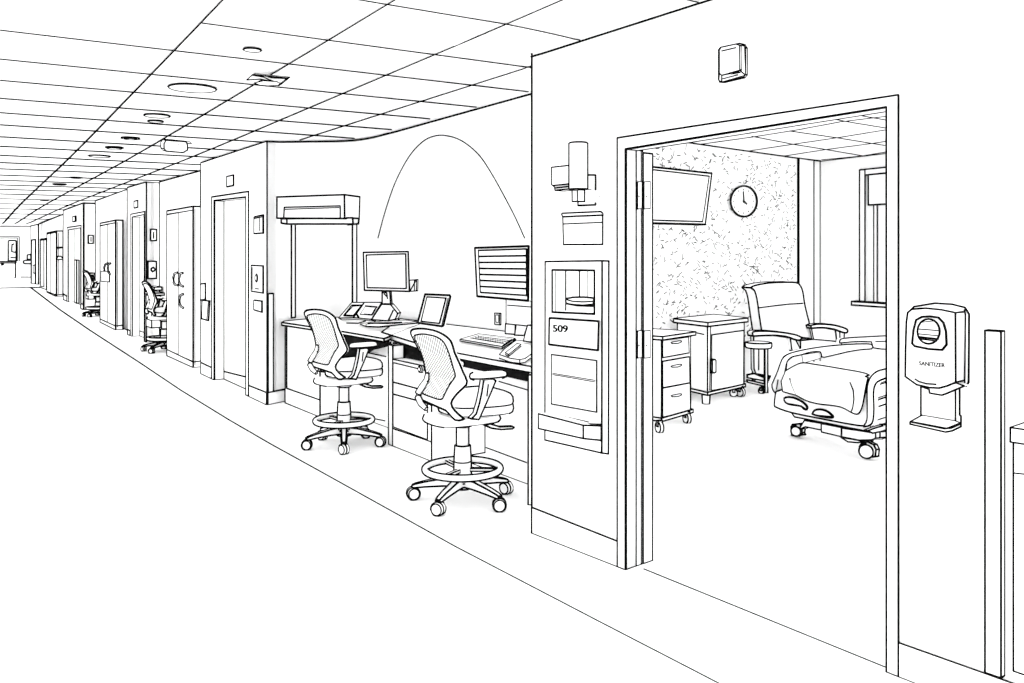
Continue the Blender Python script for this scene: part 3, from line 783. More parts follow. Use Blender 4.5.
# shutter unit over the counter
o = thing('shutter_unit', 'white boxed roller shutter housing on two posts over the left end of the counter', 'shutter', LW.hit(318, 210))
k5 = crop(250, 120, 3.413)
m = M(); Zf = [8.75, 8.62]
H1 = Surf(cw((277-512)/FOC*8.6, 8.6), cw((345-512)/FOC*8.5, 8.5))
sd = flo(LW.foot(362))-flo(H1.foot(345))
fp = H1.hits(k5([(92, 263), (322, 255), (323, 336), (92, 335)]))
m.prism(fp, V((-.0, .05, 0)), front=True)
bp = [H1.hit(*k5([(322, 255)])[0]), H1.hit(*k5([(323, 336)])[0])]
rp = [at(*k5([(374, 262)])[0], 8.75), at(*k5([(372, 338)])[0], 8.75)]
m.quad([bp[0], rp[0], rp[1], bp[1]])
m.quad([fp[0], bp[0], rp[0], LW.hit(*k5([(92, 263)])[0], 0)], ci=False)
m.line(H1.hits(k5([(115, 334), (117, 298), (308, 293), (308, 332)]), .002), 1.1)
m.line(H1.hits(k5([(120, 305), (304, 299)]), .002), .8)
m.build('housing', METAL, o, w=1.4)
m = M(); fp = H1.hits(k5([(107, 337), (350, 334), (352, 355), (126, 355), (107, 352)]), -.03)
m.prism(fp, V((-.0, .05, 0)), front=True)
m.prism([at(*q, 8.62) for q in k5([(351, 335), (372, 336), (370, 354), (352, 356)])], V((0, .15, 0)))
m.line(H1.hits(k5([(126, 337), (126, 355)]), -.028), 1.2); m.build('bottom_rail', METAL, o, w=1.4)
for xa, xb, of_ in ((291.4, 295.2, .04), (352.4, 356.6, .35)):
    m = M(); p0, p1 = LW.foot(xa, of_), LW.foot(xb, of_); z1 = LW.hit(xa, 222, of_).z
    m.prism([flo(p0, DK+.03), flo(p1, DK+.03), flo(p1, z1), flo(p0, z1)], -LW.n*.03, front=True)
    m.build('post', METAL, o, w=1.3)

# ------------------------------------------------------------------ things on the counter
def panel_thing(parent, name, pts, Za, Zb, t, w=1.4, lines=(), mt=PLAS):
    """pts traced on the upright plane that runs from depth Za at the left to Zb at the right"""
    xs = [p[0] for p in pts]; x0, x1 = min(xs), max(xs)
    S = Surf(cw((x0-512)/FOC*Za, Za), cw((x1-512)/FOC*Zb, Zb)); m = M()
    m.prism(S.hits(pts), -S.n*t, front=True)
    for ln, ww in lines: m.line(S.hits(ln, .002), ww)
    return m.build(name, mt, parent, w=w), S
def desk_z(px, py, dz=0): return level(px, py, DK+.014+dz)
# monitor on the left
o = thing('monitor', 'small blank monitor on an angled stand, left half of the counter', 'monitor', desk_z(384, 321))
ZM = 8.35
mo, S = panel_thing(o, 'display', k5([(387, 452), (540, 449), (544, 585), (391, 581)]), ZM+.12, ZM-.02, .035, w=1.25)
m = M(); m.prism(S.hits(k5([(397, 461), (531, 457), (533, 575), (400, 572)]), .006), -S.n*.006); m.build('screen', PLAS, mo, w=1.1)
m = M(); m.prism(S.hits(k5([(544, 547), (569, 545), (568, 583), (546, 585)]), -.01), -S.n*.03); m.line(S.hits(k5([(547, 583), (567, 546)]), -.008), 1.0); m.line(S.hits(k5([(561, 546), (561, 584)]), -.008), .8); m.build('card_reader', PLAS, mo, w=.9)
n1 = crop(335, 280, 8.533)
m = M(); m.prism(S.hits(n1([(403, 95), (468, 95), (475, 210), (403, 208)]), -.04), -S.n*.03)
m.line(S.hits(n1([(412, 108), (440, 108), (448, 160)]), -.038), 1.0); m.line(S.hits(n1([(420, 118), (445, 145)]), -.038), 1.0); m.build('neck', PLAS, o, w=1.2)
m = M(); S2_ = Surf(S.hit(372, 300, .1), S.hit(398, 300, .06))
m.prism(S2_.hits(n1([(312, 338), (398, 208), (474, 210), (535, 285), (515, 335), (455, 348)])), -S2_.n*.10)
m.line(S2_.hits(n1([(455, 346), (497, 258)]), .002), 1.2); m.build('stand', PLAS, o, w=1.1)
# control desk with two panels
o = thing('control_panel', 'sloping control panel with two framed plates left of the small monitor', 'control panel', desk_z(360, 319))
def slope(pts, y0, y1, zb, zt):     # a sloping face: height goes with its place between front and rear edge
    return pts
S3_ = Surf(cw((340-512)/FOC*8.72, 8.72), cw((386-512)/FOC*8.35, 8.35))
def tilt(x, y, lift=0):             # face leaning back 40 degrees from its front edge
    yf = 318.6; p = S3_.hit(x, yf); base = V((p.x, p.y, EYE-(yf-HOR)*depth(p)/FOC))
    nrm = (S3_.n*math.sin(.7) + UP*math.cos(.7)); d = ray(x, y); t = (base+nrm*lift-STAND).dot(nrm)/d.dot(nrm)
    return STAND + d*t
m = M(); q = [tilt(x, y) for x, y in n1([(32, 325), (145, 192), (398, 192), (312, 335), (170, 322)])]
m.prism(q, -UP*.02-S3_.n*.05)
m.line([tilt(x, y, .003) for x, y in n1([(248, 195), (160, 320)])], 1.2); m.build('face', PLAS, o, w=1.0)
m = M(); m.prism([tilt(x, y, .008) for x, y in n1([(78, 300), (145, 215), (230, 215), (158, 303)])], -UP*.006); m.line([tilt(x, y, .01) for x, y in n1([(90, 293), (152, 224), (210, 220)])], .9); m.build('plate', PLAS, o, w=1.2)
m = M(); m.prism([tilt(x, y, .004) for x, y in n1([(215, 292), (262, 222), (355, 230), (315, 296)])], -UP*.003); m.build('plate', PLAS, o, w=.5)
m = M(); m.line([tilt(x, y, .008) for x, y in n1([(262, 222), (355, 230)])], 1.3); m.line([tilt(x, y, .008) for x, y in n1([(252, 292), (315, 296), (345, 245)])], 1.1); m.line([tilt(x, y, .008) for x, y in n1([(190, 298), (200, 320)])], 1.5); m.build('buttons', PLAS, o)
# papers
m = M(); m.prism([desk_z(x, y, .012) for x, y in n1([(215, 376), (310, 362), (470, 345), (700, 348), (640, 362), (400, 385), (265, 395)])], -UP*.004)
m.line([desk_z(x, y, .0125) for x, y in n1([(100, 368), (195, 370), (260, 350)])], 1.0)
tag(m.build('paper_sheet', PAPER, None, origin=desk_z(375, 322), w=.75), 'wide flat sheet lying on the counter under the small monitor', 'paper')
m = M(); m.prism([desk_z(x, y, .032) for x, y in n1([(265, 380), (330, 375), (480, 378), (690, 358), (700, 366), (560, 378), (370, 398), (265, 394)])], -UP*.005)
m.line([desk_z(x, y, .033) for x, y in n1([(280, 372), (570, 362)])], 1.2)
tag(m.build('folder', PAPER, None, origin=desk_z(390, 325), w=.8), 'thin narrow folder lying on the sheet in front of the small monitor', 'folder')
# tablet
o = thing('tablet', 'leaning white-framed tablet standing mid counter behind the front chair', 'tablet', desk_z(434, 326))
mo, S = panel_thing(o, 'case', n1([(770, 122), (978, 130), (985, 142), (925, 388), (910, 396), (712, 366), (710, 352)]), 7.65, 7.42, .03, w=1.7)
m = M(); m.prism(S.hits(n1([(785, 145), (945, 155), (890, 370), (735, 352)]), .006), -S.n*.006); m.line(S.hits(n1([(965, 155), (912, 380)]), .007), .7); m.build('screen', PLAS, mo, w=1.1)
# big screen at the right
o = thing('monitor', 'larger monitor with seven horizontal lines on screen, beside the corner of the wall', 'monitor', desk_z(507, 333))
g1 = crop(440, 230, 6.83)
mo, S = panel_thing(o, 'display', g1([(240, 122), (606, 110), (602, 483), (255, 453)]), 6.95, 6.35, .04, w=1.8)
m = M(); m.prism(S.hits(g1([(263, 140), (590, 130), (592, 447), (277, 426)]), .006), -S.n*.006)
for k in range(6):
    t = (k+1)/7+.0
    ya, yb = 140+(426-140)*t, 130+(447-130)*t
    m.line(S.hits(g1([(263+14*t, ya+0), (590, yb)]), .008), 1.4)
m.line(S.hits(g1([(592, 132), (592, 446)]), .008), 1.0)
m.build('screen', PLAS, mo, w=1.3)
m = M(); m.prism(S.hits(g1([(452, 468), (640, 485), (640, 660), (452, 640)]), -.05), -S.n*.04); m.line(S.hits(g1([(462, 514), (625, 526)]), -.048), .9); m.build('stand', PLAS, o, w=1.0)
# outlet
plate(BW, g1([(372, 568), (409, 570), (408, 647), (374, 643)]), .015, 'wall_outlet', 'small dark-framed wall outlet above the counter left of the larger monitor', 'outlet', extra=[g1([(380, 580), (401, 581), (400, 632), (382, 630), (380, 580)])], w=.95)
# boxes beside the wall corner
h1 = crop(440, 300, 6.83)
for pts, z_, nm, lb, ct in (([(448, 162), (515, 168), (512, 235), (446, 230)], 6.9, 'tissue_box', 'left one of three small boxes on the counter under the larger monitor', 'box'),
                    ([(522, 162), (598, 174), (575, 243), (510, 240)], 6.75, 'card_box', 'slanted middle one of three small boxes on the counter under the larger monitor', 'box'),
                    ([(600, 172), (640, 175), (640, 290), (570, 280)], 6.25, 'paper_box', 'right one of three small boxes on the counter, against the wall corner', 'box')):
    xs = h1(pts); S = Surf(cw((xs[0][0]-512)/FOC*z_, z_), cw((xs[1][0]-512)/FOC*(z_-.1), z_-.1)); m = M(); m.prism(S.hits(xs), -S.n*.08)
    tag(m.build(nm, PAPER, None, origin=S.foot(xs[0][0])+UP*DK, w=1.2), lb, ct)
# keyboard
o = thing('keyboard', 'slim white keyboard on the counter before the larger monitor', 'keyboard', desk_z(488, 341))
m = M(); m.prism([desk_z(x, y, .022) for x, y in h1([(137, 268), (262, 232), (512, 262), (425, 318)])], -UP*.014); m.build('case', PLAS, o, w=1.0)
m = M(); m.prism([desk_z(x, y, .024) for x, y in h1([(205, 260), (268, 240), (492, 268), (440, 300)])], -UP*.004)
for r_ in range(3):
    for k in range(13):
        u, v_ = (k+.7)/14, (r_+.6)/3.4
        x = 205+ (268-205)*v_ + (235 - 10*v_)*u; y = 262 - 19*v_ + (38-11*v_)*u
        m.line([desk_z(x/6.83+440-.5, y/6.83+300, .026), desk_z(x/6.83+440+.7, y/6.83+300+.2, .026)], .85)
m.line([desk_z(x, y, .026) for x, y in h1([(430, 312), (470, 280), (515, 268)])], 1.2); m.build('keys', PLAS, o, w=.5)
# desk phone
o = thing('desk_phone', 'flat white desk phone with slim handset at the right end of the counter', 'phone', desk_z(518, 352))
m = M(); m.prism([desk_z(x, y, .03) for x, y in h1([(405, 372), (440, 335), (520, 275), (640, 290), (640, 358), (610, 378), (580, 400), (545, 407), (480, 398)])], -UP*.024)
for x, y in h1([(537, 374), (590, 332), (612, 413)]): m.dot(desk_z(x, y, .031), UP, .006)
m.build('base', PLAS, o, w=.95)
m = M(); m.prism([desk_z(x, y, .045) for x, y in h1([(446, 360), (528, 296), (552, 304), (468, 372)])], -UP*.012); m.build('handset', PLAS, o, w=.9)

# ------------------------------------------------------------------ chairs
def fb(z): return lerp_tab(z, [.44, .50, .56, .62, .70, .80, .95, 1.05, 1.2], [-.10, -.15, -.20, -.215, -.19, -.18, -.22, -.28, -.37])
CH0 = cw(-.31, 5.33); F0 = V((1, 0, 0)); R0 = V((0, -1, 0))
def fsz(p): d = p-CH0; return (d.dot(F0), d.dot(R0), p.z)
def trace_back(px, py, off=0.0):
    z = .9; p = None
    for _ in range(30):
        d = ray(px, py); t = ((CH0 + F0*(fb(z)+off))-STAND).dot(F0)/d.dot(F0); p = STAND + d*t; z = .6*z+.4*p.z
    return fsz(p)
q7 = crop(400, 315, 5.692)
OUT = smooth([(70, 96), (76, 84), (100, 78), (150, 78), (210, 90), (262, 115), (300, 152), (320, 215), (345, 270), (370, 330), (389, 370), (385, 398), (335, 445), (300, 495), (310, 530), (350, 572), (374, 590), (325, 597), (270, 542), (200, 514), (130, 487), (116, 458), (135, 425), (152, 385), (156, 330), (140, 250), (108, 180), (72, 108)], 3)
MESHP = smooth([(90, 116), (130, 108), (175, 112), (225, 126), (262, 155), (290, 215), (312, 290), (327, 345), (310, 372), (290, 402), (265, 450), (246, 480), (190, 466), (134, 440), (150, 405), (160, 350), (155, 290), (132, 205), (100, 140)], 3)
OUT_L = [trace_back(x, y) for x, y in q7(OUT)]
MESH_L = [trace_back(x, y) for x, y in q7(MESHP)]
def span(poly, z):
    ss = []
    for a, b in zip(poly, poly[1:]+poly[:1]):
        if (a[2] > z) != (b[2] > z): ss.append(a[1] + (b[1]-a[1])*(z-a[2])/(b[2]-a[2]))
    return (min(ss), max(ss)) if len(ss) > 1 else None
ARM = [(468, 366), (522, 362), (535, 372), (505, 445), (470, 525), (440, 592), (398, 588), (425, 560), (443, 500), (456, 440)]
ARM_L = []
for x, y in q7(ARM):
    d = ray(x, y); t = ((CH0 + R0*.27)-STAND).dot(R0)/d.dot(R0); ARM_L.append(fsz(STAND + d*t))

def office_chair(C, yaw, star, label, dots=True, w=1.3, k=1.0, stretch=None):
    F = V((math.cos(yaw), math.sin(yaw), 0)); Rr = V((F.y, -F.x, 0))
    L = lambda f, s_, z: C + F*(f*k) + Rr*(s_*k) + UP*(z*k)
    o = thing('drafting_chair', label, 'chair', C, 'mesh-back chairs at the corridor desks')
    def slabback(poly, name, f0, f1, mt, n=34, ww=w, dd_=False):
        zs = [p[2] for p in poly]; z0, z1 = min(zs)+.0005, max(zs)-.0005
        rows = []
        for i in range(n+1):
            t = i/n; t = .5-.5*math.cos(math.pi*t); z = z0+(z1-z0)*t
            sp = span(poly, z)
            if sp: rows.append((z, sp))
        m = M()
        A = [L(fb(z)+f0, a, z) for z, (a, b) in rows]; B = [L(fb(z)+f0, b, z) for z, (a, b) in rows]
        A2 = [L(fb(z)+f1, a, z) for z, (a, b) in rows]; B2 = [L(fb(z)+f1, b, z) for z, (a, b) in rows]
        n_ = len(rows); b0 = m.add(A); b1_ = m.add(B); b2 = m.add(B2); b3 = m.add(A2)
        for i in range(n_-1):
            for p, q in ((b0, b1_), (b1_, b2), (b2, b3), (b3, b0)):
                m.face((p+i, q+i, q+i+1, p+i+1), 0, False, p == b0)
        m.face((b0, b1_, b2, b3), 0, False, False); m.face((b0+n_-1, b1_+n_-1, b2+n_-1, b3+n_-1), 0, False, False)
        if dd_:
            st = .030; j = 0; z = z0+.01
            while z < z1-.008:
                sp = span(poly, z)
                if sp:
                    s_ = math.ceil((sp[0]+.006)/st)*st + (st/2 if j % 2 else 0)
                    while s_ < sp[1]-.006:
                        m.dot(L(fb(z)+f0-.0025, s_, z), F, .0054*k); s_ += st
                j += 1; z += .0092
        return m.build(name, mt, o, w=ww, crease=40)
    slabback(OUT_L, 'back_frame', -.010, .003, PLAS, ww=w*1.15)
    slabback(MESH_L, 'back_mesh', -.014, .008, FAB, ww=w*.85, dd_=dots)
    # lumbar loop behind the back
    m = M()
    lp = [trace_back(x, y, -.03) for x, y in q7([(155, 330), (150, 370), (125, 410), (103, 445), (102, 470), (120, 505), (150, 535)])]
    m.tube([L(f, s_, z) for f, s_, z in lp], [.006, .012, .016, .017, .016, .014, .01], 18); m.build('lumbar_bar', PLAS, o, w=w*.7)
    # seat
    def oval(f0, f1, hw, p=3.2, n=44, rear=.8):
        out = []
        for i in range(n):
            t = 2*math.pi*i/n; cx_, sx_ = math.cos(t), math.sin(t)
            a = abs(cx_)**(2/p)*(1 if cx_ > 0 else -1); b = abs(sx_)**(2/p)*(1 if sx_ > 0 else -1)
            f = (f0+f1)/2+(f1-f0)/2*a
            out.append((f, b*hw*(rear+(1-rear)*(a+1)/2)))
        return out
    def layers(prof, name, f0, f1, hw, mt, ww, rear=.8):
        m = M(); rows = []
        for z, g in prof:
            fm = (f0+f1)/2
            rows.append([L(fm+(f-fm)*g, s_*g, z) for f, s_ in oval(f0, f1, hw, rear=rear)])
        m.grid(rows, sm=True, closed=True)
        for rw in (rows[0], rows[-1]):
            b = m.add(rw); m.face(range(b, b+len(rw)), 0, False, False)
        m.line(rows[0], ww*.9, closed=True)
        return m.build(name, mt, o, w=ww, crease=75, rims=False)
    sp = layers([(.560, .93), (.567, .98), (.585, 1.0), (.605, .985), (.612, .97)], 'seat_base_cushion', -.13, .295, .235, FAB, w, .72)
    layers([(.612, .97), (.628, .995), (.652, .98), (.668, .93), (.677, .84), (.681, .6)], 'seat', -.13, .295, .235, FAB, w, .72)
    layers([(.507, .88), (.512, .97), (.522, 1.0), (.545, .96)], 'seat_pan', -.235, .215, .20, PLAS, w, .9)
    # arms
    for sg in (1, -1):
        m = M(); m.prism([L(f, sg*.25, z) for f, s_, z in ARM_L], Rr*(sg*.04*k))
        if sg > 0: m.line([L(f, .2915, z) for f, z in ((ARM_L[0][0]+.03, ARM_L[0][2]-.03), (ARM_L[0][0]+.02, ARM_L[0][2]-.10))], w*.8)
        ar_ = m.build('armrest', PLAS, o, w=w)
        m = M(); rows = []
        for z, g in ((.803, .8), (.81, .96), (.822, 1.0), (.834, .96), (.838, .87)):
            rows.append([L(.03+(f-.03)*g, sg*.27+s_*g, z) for f, s_ in oval(-.09, .15, .052, 2.3, 32, .95)])
        m.grid(rows, sm=True, closed=True)
        for rw in (rows[0], rows[-1]):
            b = m.add(rw); m.face(range(b, b+len(rw)), 0, False, False)
        m.line(rows[1], w*.9, closed=True)
        m.build('arm_pad', PLAS, ar_, w=w, crease=75, rims=False)
    # lever
    m = M(); m.prism([L(f, .17, z) for f, z in ((.05, .505), (.09, .508), (.16, .482), (.25, .475), (.262, .467), (.25, .46), (.17, .464), (.1, .48))], Rr*.02*k); m.build('lever', PLAS, o, w=w)
    # column, ring, star base
    m = M(); m.lathe(L(0, 0, 0), [(.0, .505*k), (.055*k, .505*k), (.055*k, .485*k), (.048*k, .472*k), (.0, .472*k)], UP, 28); m.build('collar', METAL, o, w=w)
    m = M(); m.lathe(L(0, 0, 0), [(.034*k, .474*k), (.034*k, .34*k)], UP, 28); m.build('piston', METAL, o, w=w)
    m = M(); m.lathe(L(0, 0, 0), [(0, .352*k), (.044*k, .352*k), (.05*k, .24*k), (.05*k, .12*k), (0, .12*k)], UP, 28); m.line([L(0, 0, 0) + V((math.cos(t), math.sin(t), 0))*(.0485*k) + UP*(.25*k) for t in [i*math.pi/16 for i in range(33)]], w*.8); m.build('gas_lift', METAL, o, w=w)
    m = M(); N = 48; m.tube([L(0, 0, .205) + V((math.cos(2*math.pi*i/N), math.sin(2*math.pi*i/N), 0))*(.235*k) for i in range(N)], .0155*k, 12, closed=True)
    fr_ = m.build('foot_ring', METAL, o, w=w, rims=False)
    m = M(); m.lathe(L(0, 0, .135), [(.0, .03*k), (.06*k, .03*k), (.06*k, 0), (0, 0)], UP, 20)
    for i in range(3):
        t = star + math.pi/2 + i*2*math.pi/3; d = V((math.cos(t), math.sin(t), 0)); x = d.cross(UP)
        m.box(L(0, 0, .19) + d*.045*k - x*.012, x*.024, UP*.018, d*.18*k)
    m.build('ring_spokes', METAL, fr_, w=w*.8)
    m = M(); m.lathe(L(0, 0, .085), [(0, .06*k), (.05*k, .055*k), (.055*k, 0), (0, 0)], UP, 20); m.build('hub', METAL, o, w=w)
    for i in range(5):
        t = star + i*2*math.pi/5; d = V((math.cos(t), math.sin(t), 0)); x = d.cross(UP)
        m = M(); rows = []
        for r_, hw, zt, zb in ((.03, .028, .15, .1), (.12, .026, .143, .098), (.24, .022, .118, .088), (.30, .019, .102, .08), (.32, .016, .094, .078)):
            c0 = C + d*r_*k
            rows.append([c0 - x*hw*k + UP*zb*k, c0 + x*hw*k + UP*zb*k, c0 + x*hw*.8*k + UP*zt*k, c0 - x*hw*.8*k + UP*zt*k])
        m.grid(rows, sm=False, closed=True)
        for rw in (rows[0], rows[-1]): m.quad(rw)
        lg = m.build('leg', METAL, o, w=w)
        m = M(); cc = C + d*.315*k + UP*.04*k
        ta = math.radians(232 + 14*((i*2) % 5)) - YAW; ax = V((math.cos(ta), math.sin(ta), 0))
        for sg in (-1, 1):
            m.lathe(cc + ax*(sg*.015*k), [(.0, -.011*k), (.034*k, -.011*k), (.037*k, -.006*k), (.037*k, .006*k), (.034*k, .011*k), (0, .011*k)], ax, 20)
        m.box(cc + UP*.02*k - d*.008*k - x*.008*k, d*.016*k, x*.016*k, UP*.025*k)
        m.build('caster', PLAS, lg, w=w*.75)
    if stretch: o.scale = stretch
    return o
def star_at(cam_deg):   # a direction given in the viewer's own right/forward sense
    return math.radians(cam_deg) - YAW
office_chair(CH0, 0.0, star_at(30), 'drafting chair with dotted mesh back nearest the viewer, at the right half of the counter', True, 1.45)
CH1 = cw((344-512)/FOC*6.85, 6.85)
office_chair(CH1, math.radians(7.8), star_at(281), 'drafting chair with dotted mesh back at the left half of the counter', True, 1.3, 1.0, (.96, .96, 1.01))
CH2 = cw((164.5-512)/FOC*13.3, 13.3)
office_chair(CH2, math.radians(3), star_at(185), 'drafting chair half hidden behind the nearest tall cabinet', False, 1.15)
CH3 = cw((98-512)/FOC*20.4, 20.4)
office_chair(CH3, math.radians(8), star_at(190), 'smallest and farthest drafting chair, before the third pillar', False, 1.0)
# work ledges in the further recesses
for (xa, xb, ya, yb, z_, lb, key) in ((155, 172, 288, 289.5, .84, 'small white work ledge between the second pillar and the nearest tall cabinet', 0), (95, 104, 283.6, 284.6, .86, 'small white work ledge between the third pillar and the second tall cabinet', 1)):
    o = thing('work_ledge', lb, 'ledge', flo((e160 if key == 0 else e96)))
    p = e160 if key == 0 else e96
    S_ = SD2 if key == 0 else SD3
    m = M(); b_ = p - (S_.u)*.24 + (S_.n)*.02
    dn = S_.n
    m.box(flo(b_, z_), S_.u*.16, S_.n*.7, UP*.035); m.build('ledge_top', LAM, o, w=1.0)
    m = M(); m.box(flo(b_+S_.n*.1, z_-.55) , S_.u*.14, S_.n*.4, UP*.53); m.build('ledge_drawers', LAM, o, w=.9)
    m = M(); m.box(flo(b_+S_.n*.15+S_.u*.02, z_+.08), S_.u*.12, S_.n*.45, UP*.05)
    tag(m.build('printer', PLAS, None, origin=flo(b_+S_.n*.3, z_+.036), w=1.0), 'small white printer on the ledge ' + ('behind the chair half hidden by the nearest tall cabinet' if key == 0 else 'behind the farthest drafting chair'), 'printer')

# ------------------------------------------------------------------ patient room
HR = 2.78
WP = Surf(level(682, 141.4, HR), level(797.4, 157.8, HR))     # wallpapered wall
cor = WP.foot(820)
WWp = level(887, 153, HR)
WW = Surf(cor, WWp)                                           # window wall
m = M()
w0, w1 = WP.foot(560), WP.foot(797.4)
m.prism([flo(w0), flo(w1), flo(w1, HR), flo(w0, HR)], -WP.n*.08)
L_ = (w1-w0).length
for i in range(1150):
    u = random.uniform(1.2, L_-.05); z = random.uniform(.5, HR-.05)
    p = w0 + WP.u*((w1-w0).dot(WP.u)/abs((w1-w0).dot(WP.u)))*u + UP*z + WP.n*.003
    a_ = random.choice((.5, .6, -.5, -.6, .2, -.25, 1.2)) + random.uniform(-.25, .25); l_ = random.uniform(.016, .034)
    du = (w1-w0).normalized()*math.cos(a_) + UP*math.sin(a_)
    nn = WP.n; sdir = du.cross(nn).normalized()*.0055
    b = m.add([p-du*l_-sdir, p+du*l_-sdir, p+du*l_+sdir, p-du*l_+sdir]); m.face((b, b+1, b+2, b+3), 4, False, False)
o = struct(m, 'wall_papered', PAPER, w=1.3); o.data.materials.append(GREYLINE)
m = M(); t0, t1 = WP.foot(797.4), WP.foot(812.3)
m.prism([flo(t0), flo(t1), flo(t1, HR), flo(t0, HR)], WP.n*.02); struct(m, 'trim_2', PAINT, w=1.3)
m = M(); t2 = WP.foot(820.3); m.prism([flo(t1), flo(t2), flo(t2, HR), flo(t1, HR)], -WP.n*.08); struct(m, 'wall_papered_end', PAINT, w=1.2)
# window wall
m = M(); z_ = HR; e1_ = WW.foot(1010)
WNa, WNb = WW.foot(860), WW.foot(985)
m.prism([flo(cor), flo(e1_), flo(e1_, HR), flo(cor, HR)], -WW.n*.08)
struct(m, 'wall_window', PAINT, w=1.3)
w8 = crop(780, 150, 4.017)
wn = bpy.data.objects.new('window_1', None); COL.objects.link(wn); wn.location = WW.hit(900, 240); wn['kind'] = 'structure'
XR = 985
def ww(x, y): return (x, y)
zt_, zb_ = WW.hit(859.6, 170.2).z, WW.hit(859.6, 301).z
def wrect(x0, x1, z0, z1, off, t, name, w=1.2, par=wn, mt=PAINT):
    p0, p1 = WW.foot(x0, off), WW.foot(x1, off); m = M()
    m.prism([flo(p0, z0), flo(p1, z0), flo(p1, z1), flo(p0, z1)], -WW.n*t, front=True); return m.build(name, mt, par, w=w)
zi = WW.hit(865, 175.4).z
wrect(859.6, 865, zb_, zt_, .03, .03, 'window_frame'); wrect(865, XR, zi, zt_, .03, .03, 'window_frame')
wrect(XR, XR+6, zb_, zt_, .03, .03, 'window_frame')
wrect(865, XR, zb_, zi, .004, .004, 'glass_pane', w=.9)
wrect(873.8, 877.2, zb_, zi, .016, .012, 'mullion', w=1.0)
zs = WW.hit(868.4, 205.2).z
wrect(868.4, XR-3, zs, zi, .035, .02, 'roller_shade', w=1.3)
m = M(); s0, s1 = WW.foot(857, .0), WW.foot(XR+8, .0)
m.prism([flo(s0, zb_-.05), flo(s1, zb_-.05), flo(s1, zb_-.005), flo(s0, zb_-.005)], WW.n*.1); m.build('window_sill', PAINT, wn, w=1.3)
# room ceiling
m = M(); m.quad([V((2.95, -1.2, HR)), V((12.5, -1.2, HR)), V((12.5, 9, HR)), V((4.6, 9, HR)), V((4.6, 4.2, HR)), V((2.95, 4.2, HR))], ci=False)
r5 = crop(640, 80, 3.793)
for ln in ([(220, 243), (245, 241), (430, 215), (600, 188), (760, 158), (935, 137)], [(415, 268), (580, 243), (750, 218), (935, 188)], [(550, 287), (705, 263), (880, 240), (960, 228)], [(690, 302), (845, 287), (960, 268)],
           [(425, 213), (580, 243), (705, 263), (845, 287), (905, 297)], [(570, 193), (750, 219), (880, 240), (960, 252)], [(735, 148), (800, 160), (960, 186)], [(845, 136), (960, 156)]):
    m.line([level(x, y, HR-.002) for x, y in r5(ln)], 1.0)
m.line([level(x, y, HR-.002) for x, y in r5([(160, 233), (597, 295), (683, 305)])], 1.5)
struct(m, 'ceiling_room', TILE)

# television
o = thing('wall_television', 'wide blank television tilted out from the papered wall', 'television', WP.hit(670, 198))
tvS = Surf(WP.foot(640, .12), WP.foot(714, .2))
m = M(); m.prism(tvS.hits(r5([(-60, 318), (272, 354), (247, 548), (-60, 540)])), -tvS.n*.06); bd = m.build('bezel', PLAS, o, w=1.5)
m = M(); m.prism(tvS.hits(r5([(-60, 328), (262, 365), (237, 537), (-60, 528)]), .006), -tvS.n*.006); m.build('screen', PLAS, bd, w=1.1)
# clock
o = thing('wall_clock', 'round black-rimmed wall clock showing four o\'clock on the papered wall', 'clock', WP.hit(743.5, 201))
cc = WP.hit(743.7, 201.3, .03); u_ = WP.hit(757.5, 201.3, .03)-cc; rx_ = u_.length; un = u_.normalized()
rz = WP.hit(743.7, 185, .03).z - cc.z
def ce(t, k, off=0): return cc + un*(math.sin(t)*rx_*k) + UP*(math.cos(t)*rz*k) + WP.n*off
m = M(); N = 40
for k0, k1, f0, f1 in ((1.0, .9, 0, 0),):
    ro = [ce(2*math.pi*i/N, 1.0, .01) for i in range(N)]; ri = [ce(2*math.pi*i/N, .88, .01) for i in range(N)]; rb_ = [ce(2*math.pi*i/N, 1.0, .002) for i in range(N)]; rj = [ce(2*math.pi*i/N, .9, -.005) for i in range(N)]
    m.grid([rb_, ro, ri, rj], sm=False, closed=True, mi=2)
m.build('rim', PLAS, o, ink=False)
m = M(); b = m.add([ce(2*math.pi*i/N, .93, -.004) for i in range(N)]); m.face(range(b, b+N), 0, False, False)
for i in range(12): m.dot(ce(i*math.pi/6, .72, -.002), WP.n, .011)
m.build('dial', PAPER, o, ink=False)
for nm, t, l_, hw in (('minute_hand', -.06, .62, .012), ('hour_hand', 2.25, .28, .016)):
    m = M(); d = ce(t, l_, .003); s_ = ce(t, 0, .003); dv = (d-s_).normalized(); sx = dv.cross(WP.n).normalized()*hw
    m.prism([s_-sx-dv*.02, s_+sx-dv*.02, d+sx*.6, d-sx*.6], WP.n*.004, mi=2); m.build(nm, PLAS, o, ink=False)

# drawer cart (left) and cupboard cart
t4 = crop(640, 300, 4.879)
def cart(corner, right, left, ztop, name, label, cat):
    o = thing(name, label, cat, flo(corner)); return o
c0 = level(661.5, 421, .085); c1_ = level(690.5, 412.6, .085)
o = thing('drawer_cart', 'white three-drawer cart on casters beside the doorway hinges', 'drawer cart', flo(c0))
Sf = Surf(c0, c1_); back_ = cw(-.42, .34)
zt_ = Sf.hit(690, 332).z
m = M(); m.prism([flo(c0, .1), flo(c1_, .1), flo(c1_+back_, .1), flo(c0+back_, .1)], UP*(zt_-.13)); 
m.build('carcass', LAM, o, w=1.3)
sv = (c1_-c0).normalized()
m = M(); ov = [flo(c0-sv*.03+Sf.n*.03, zt_-.03), flo(c1_+sv*.04+Sf.n*.03, zt_-.03), flo(c1_+sv*.04+back_, zt_-.03), flo(c0-sv*.03+back_, zt_-.03)]
m.prism(ov, UP*.03); m.build('top', LAM, o, w=1.3)
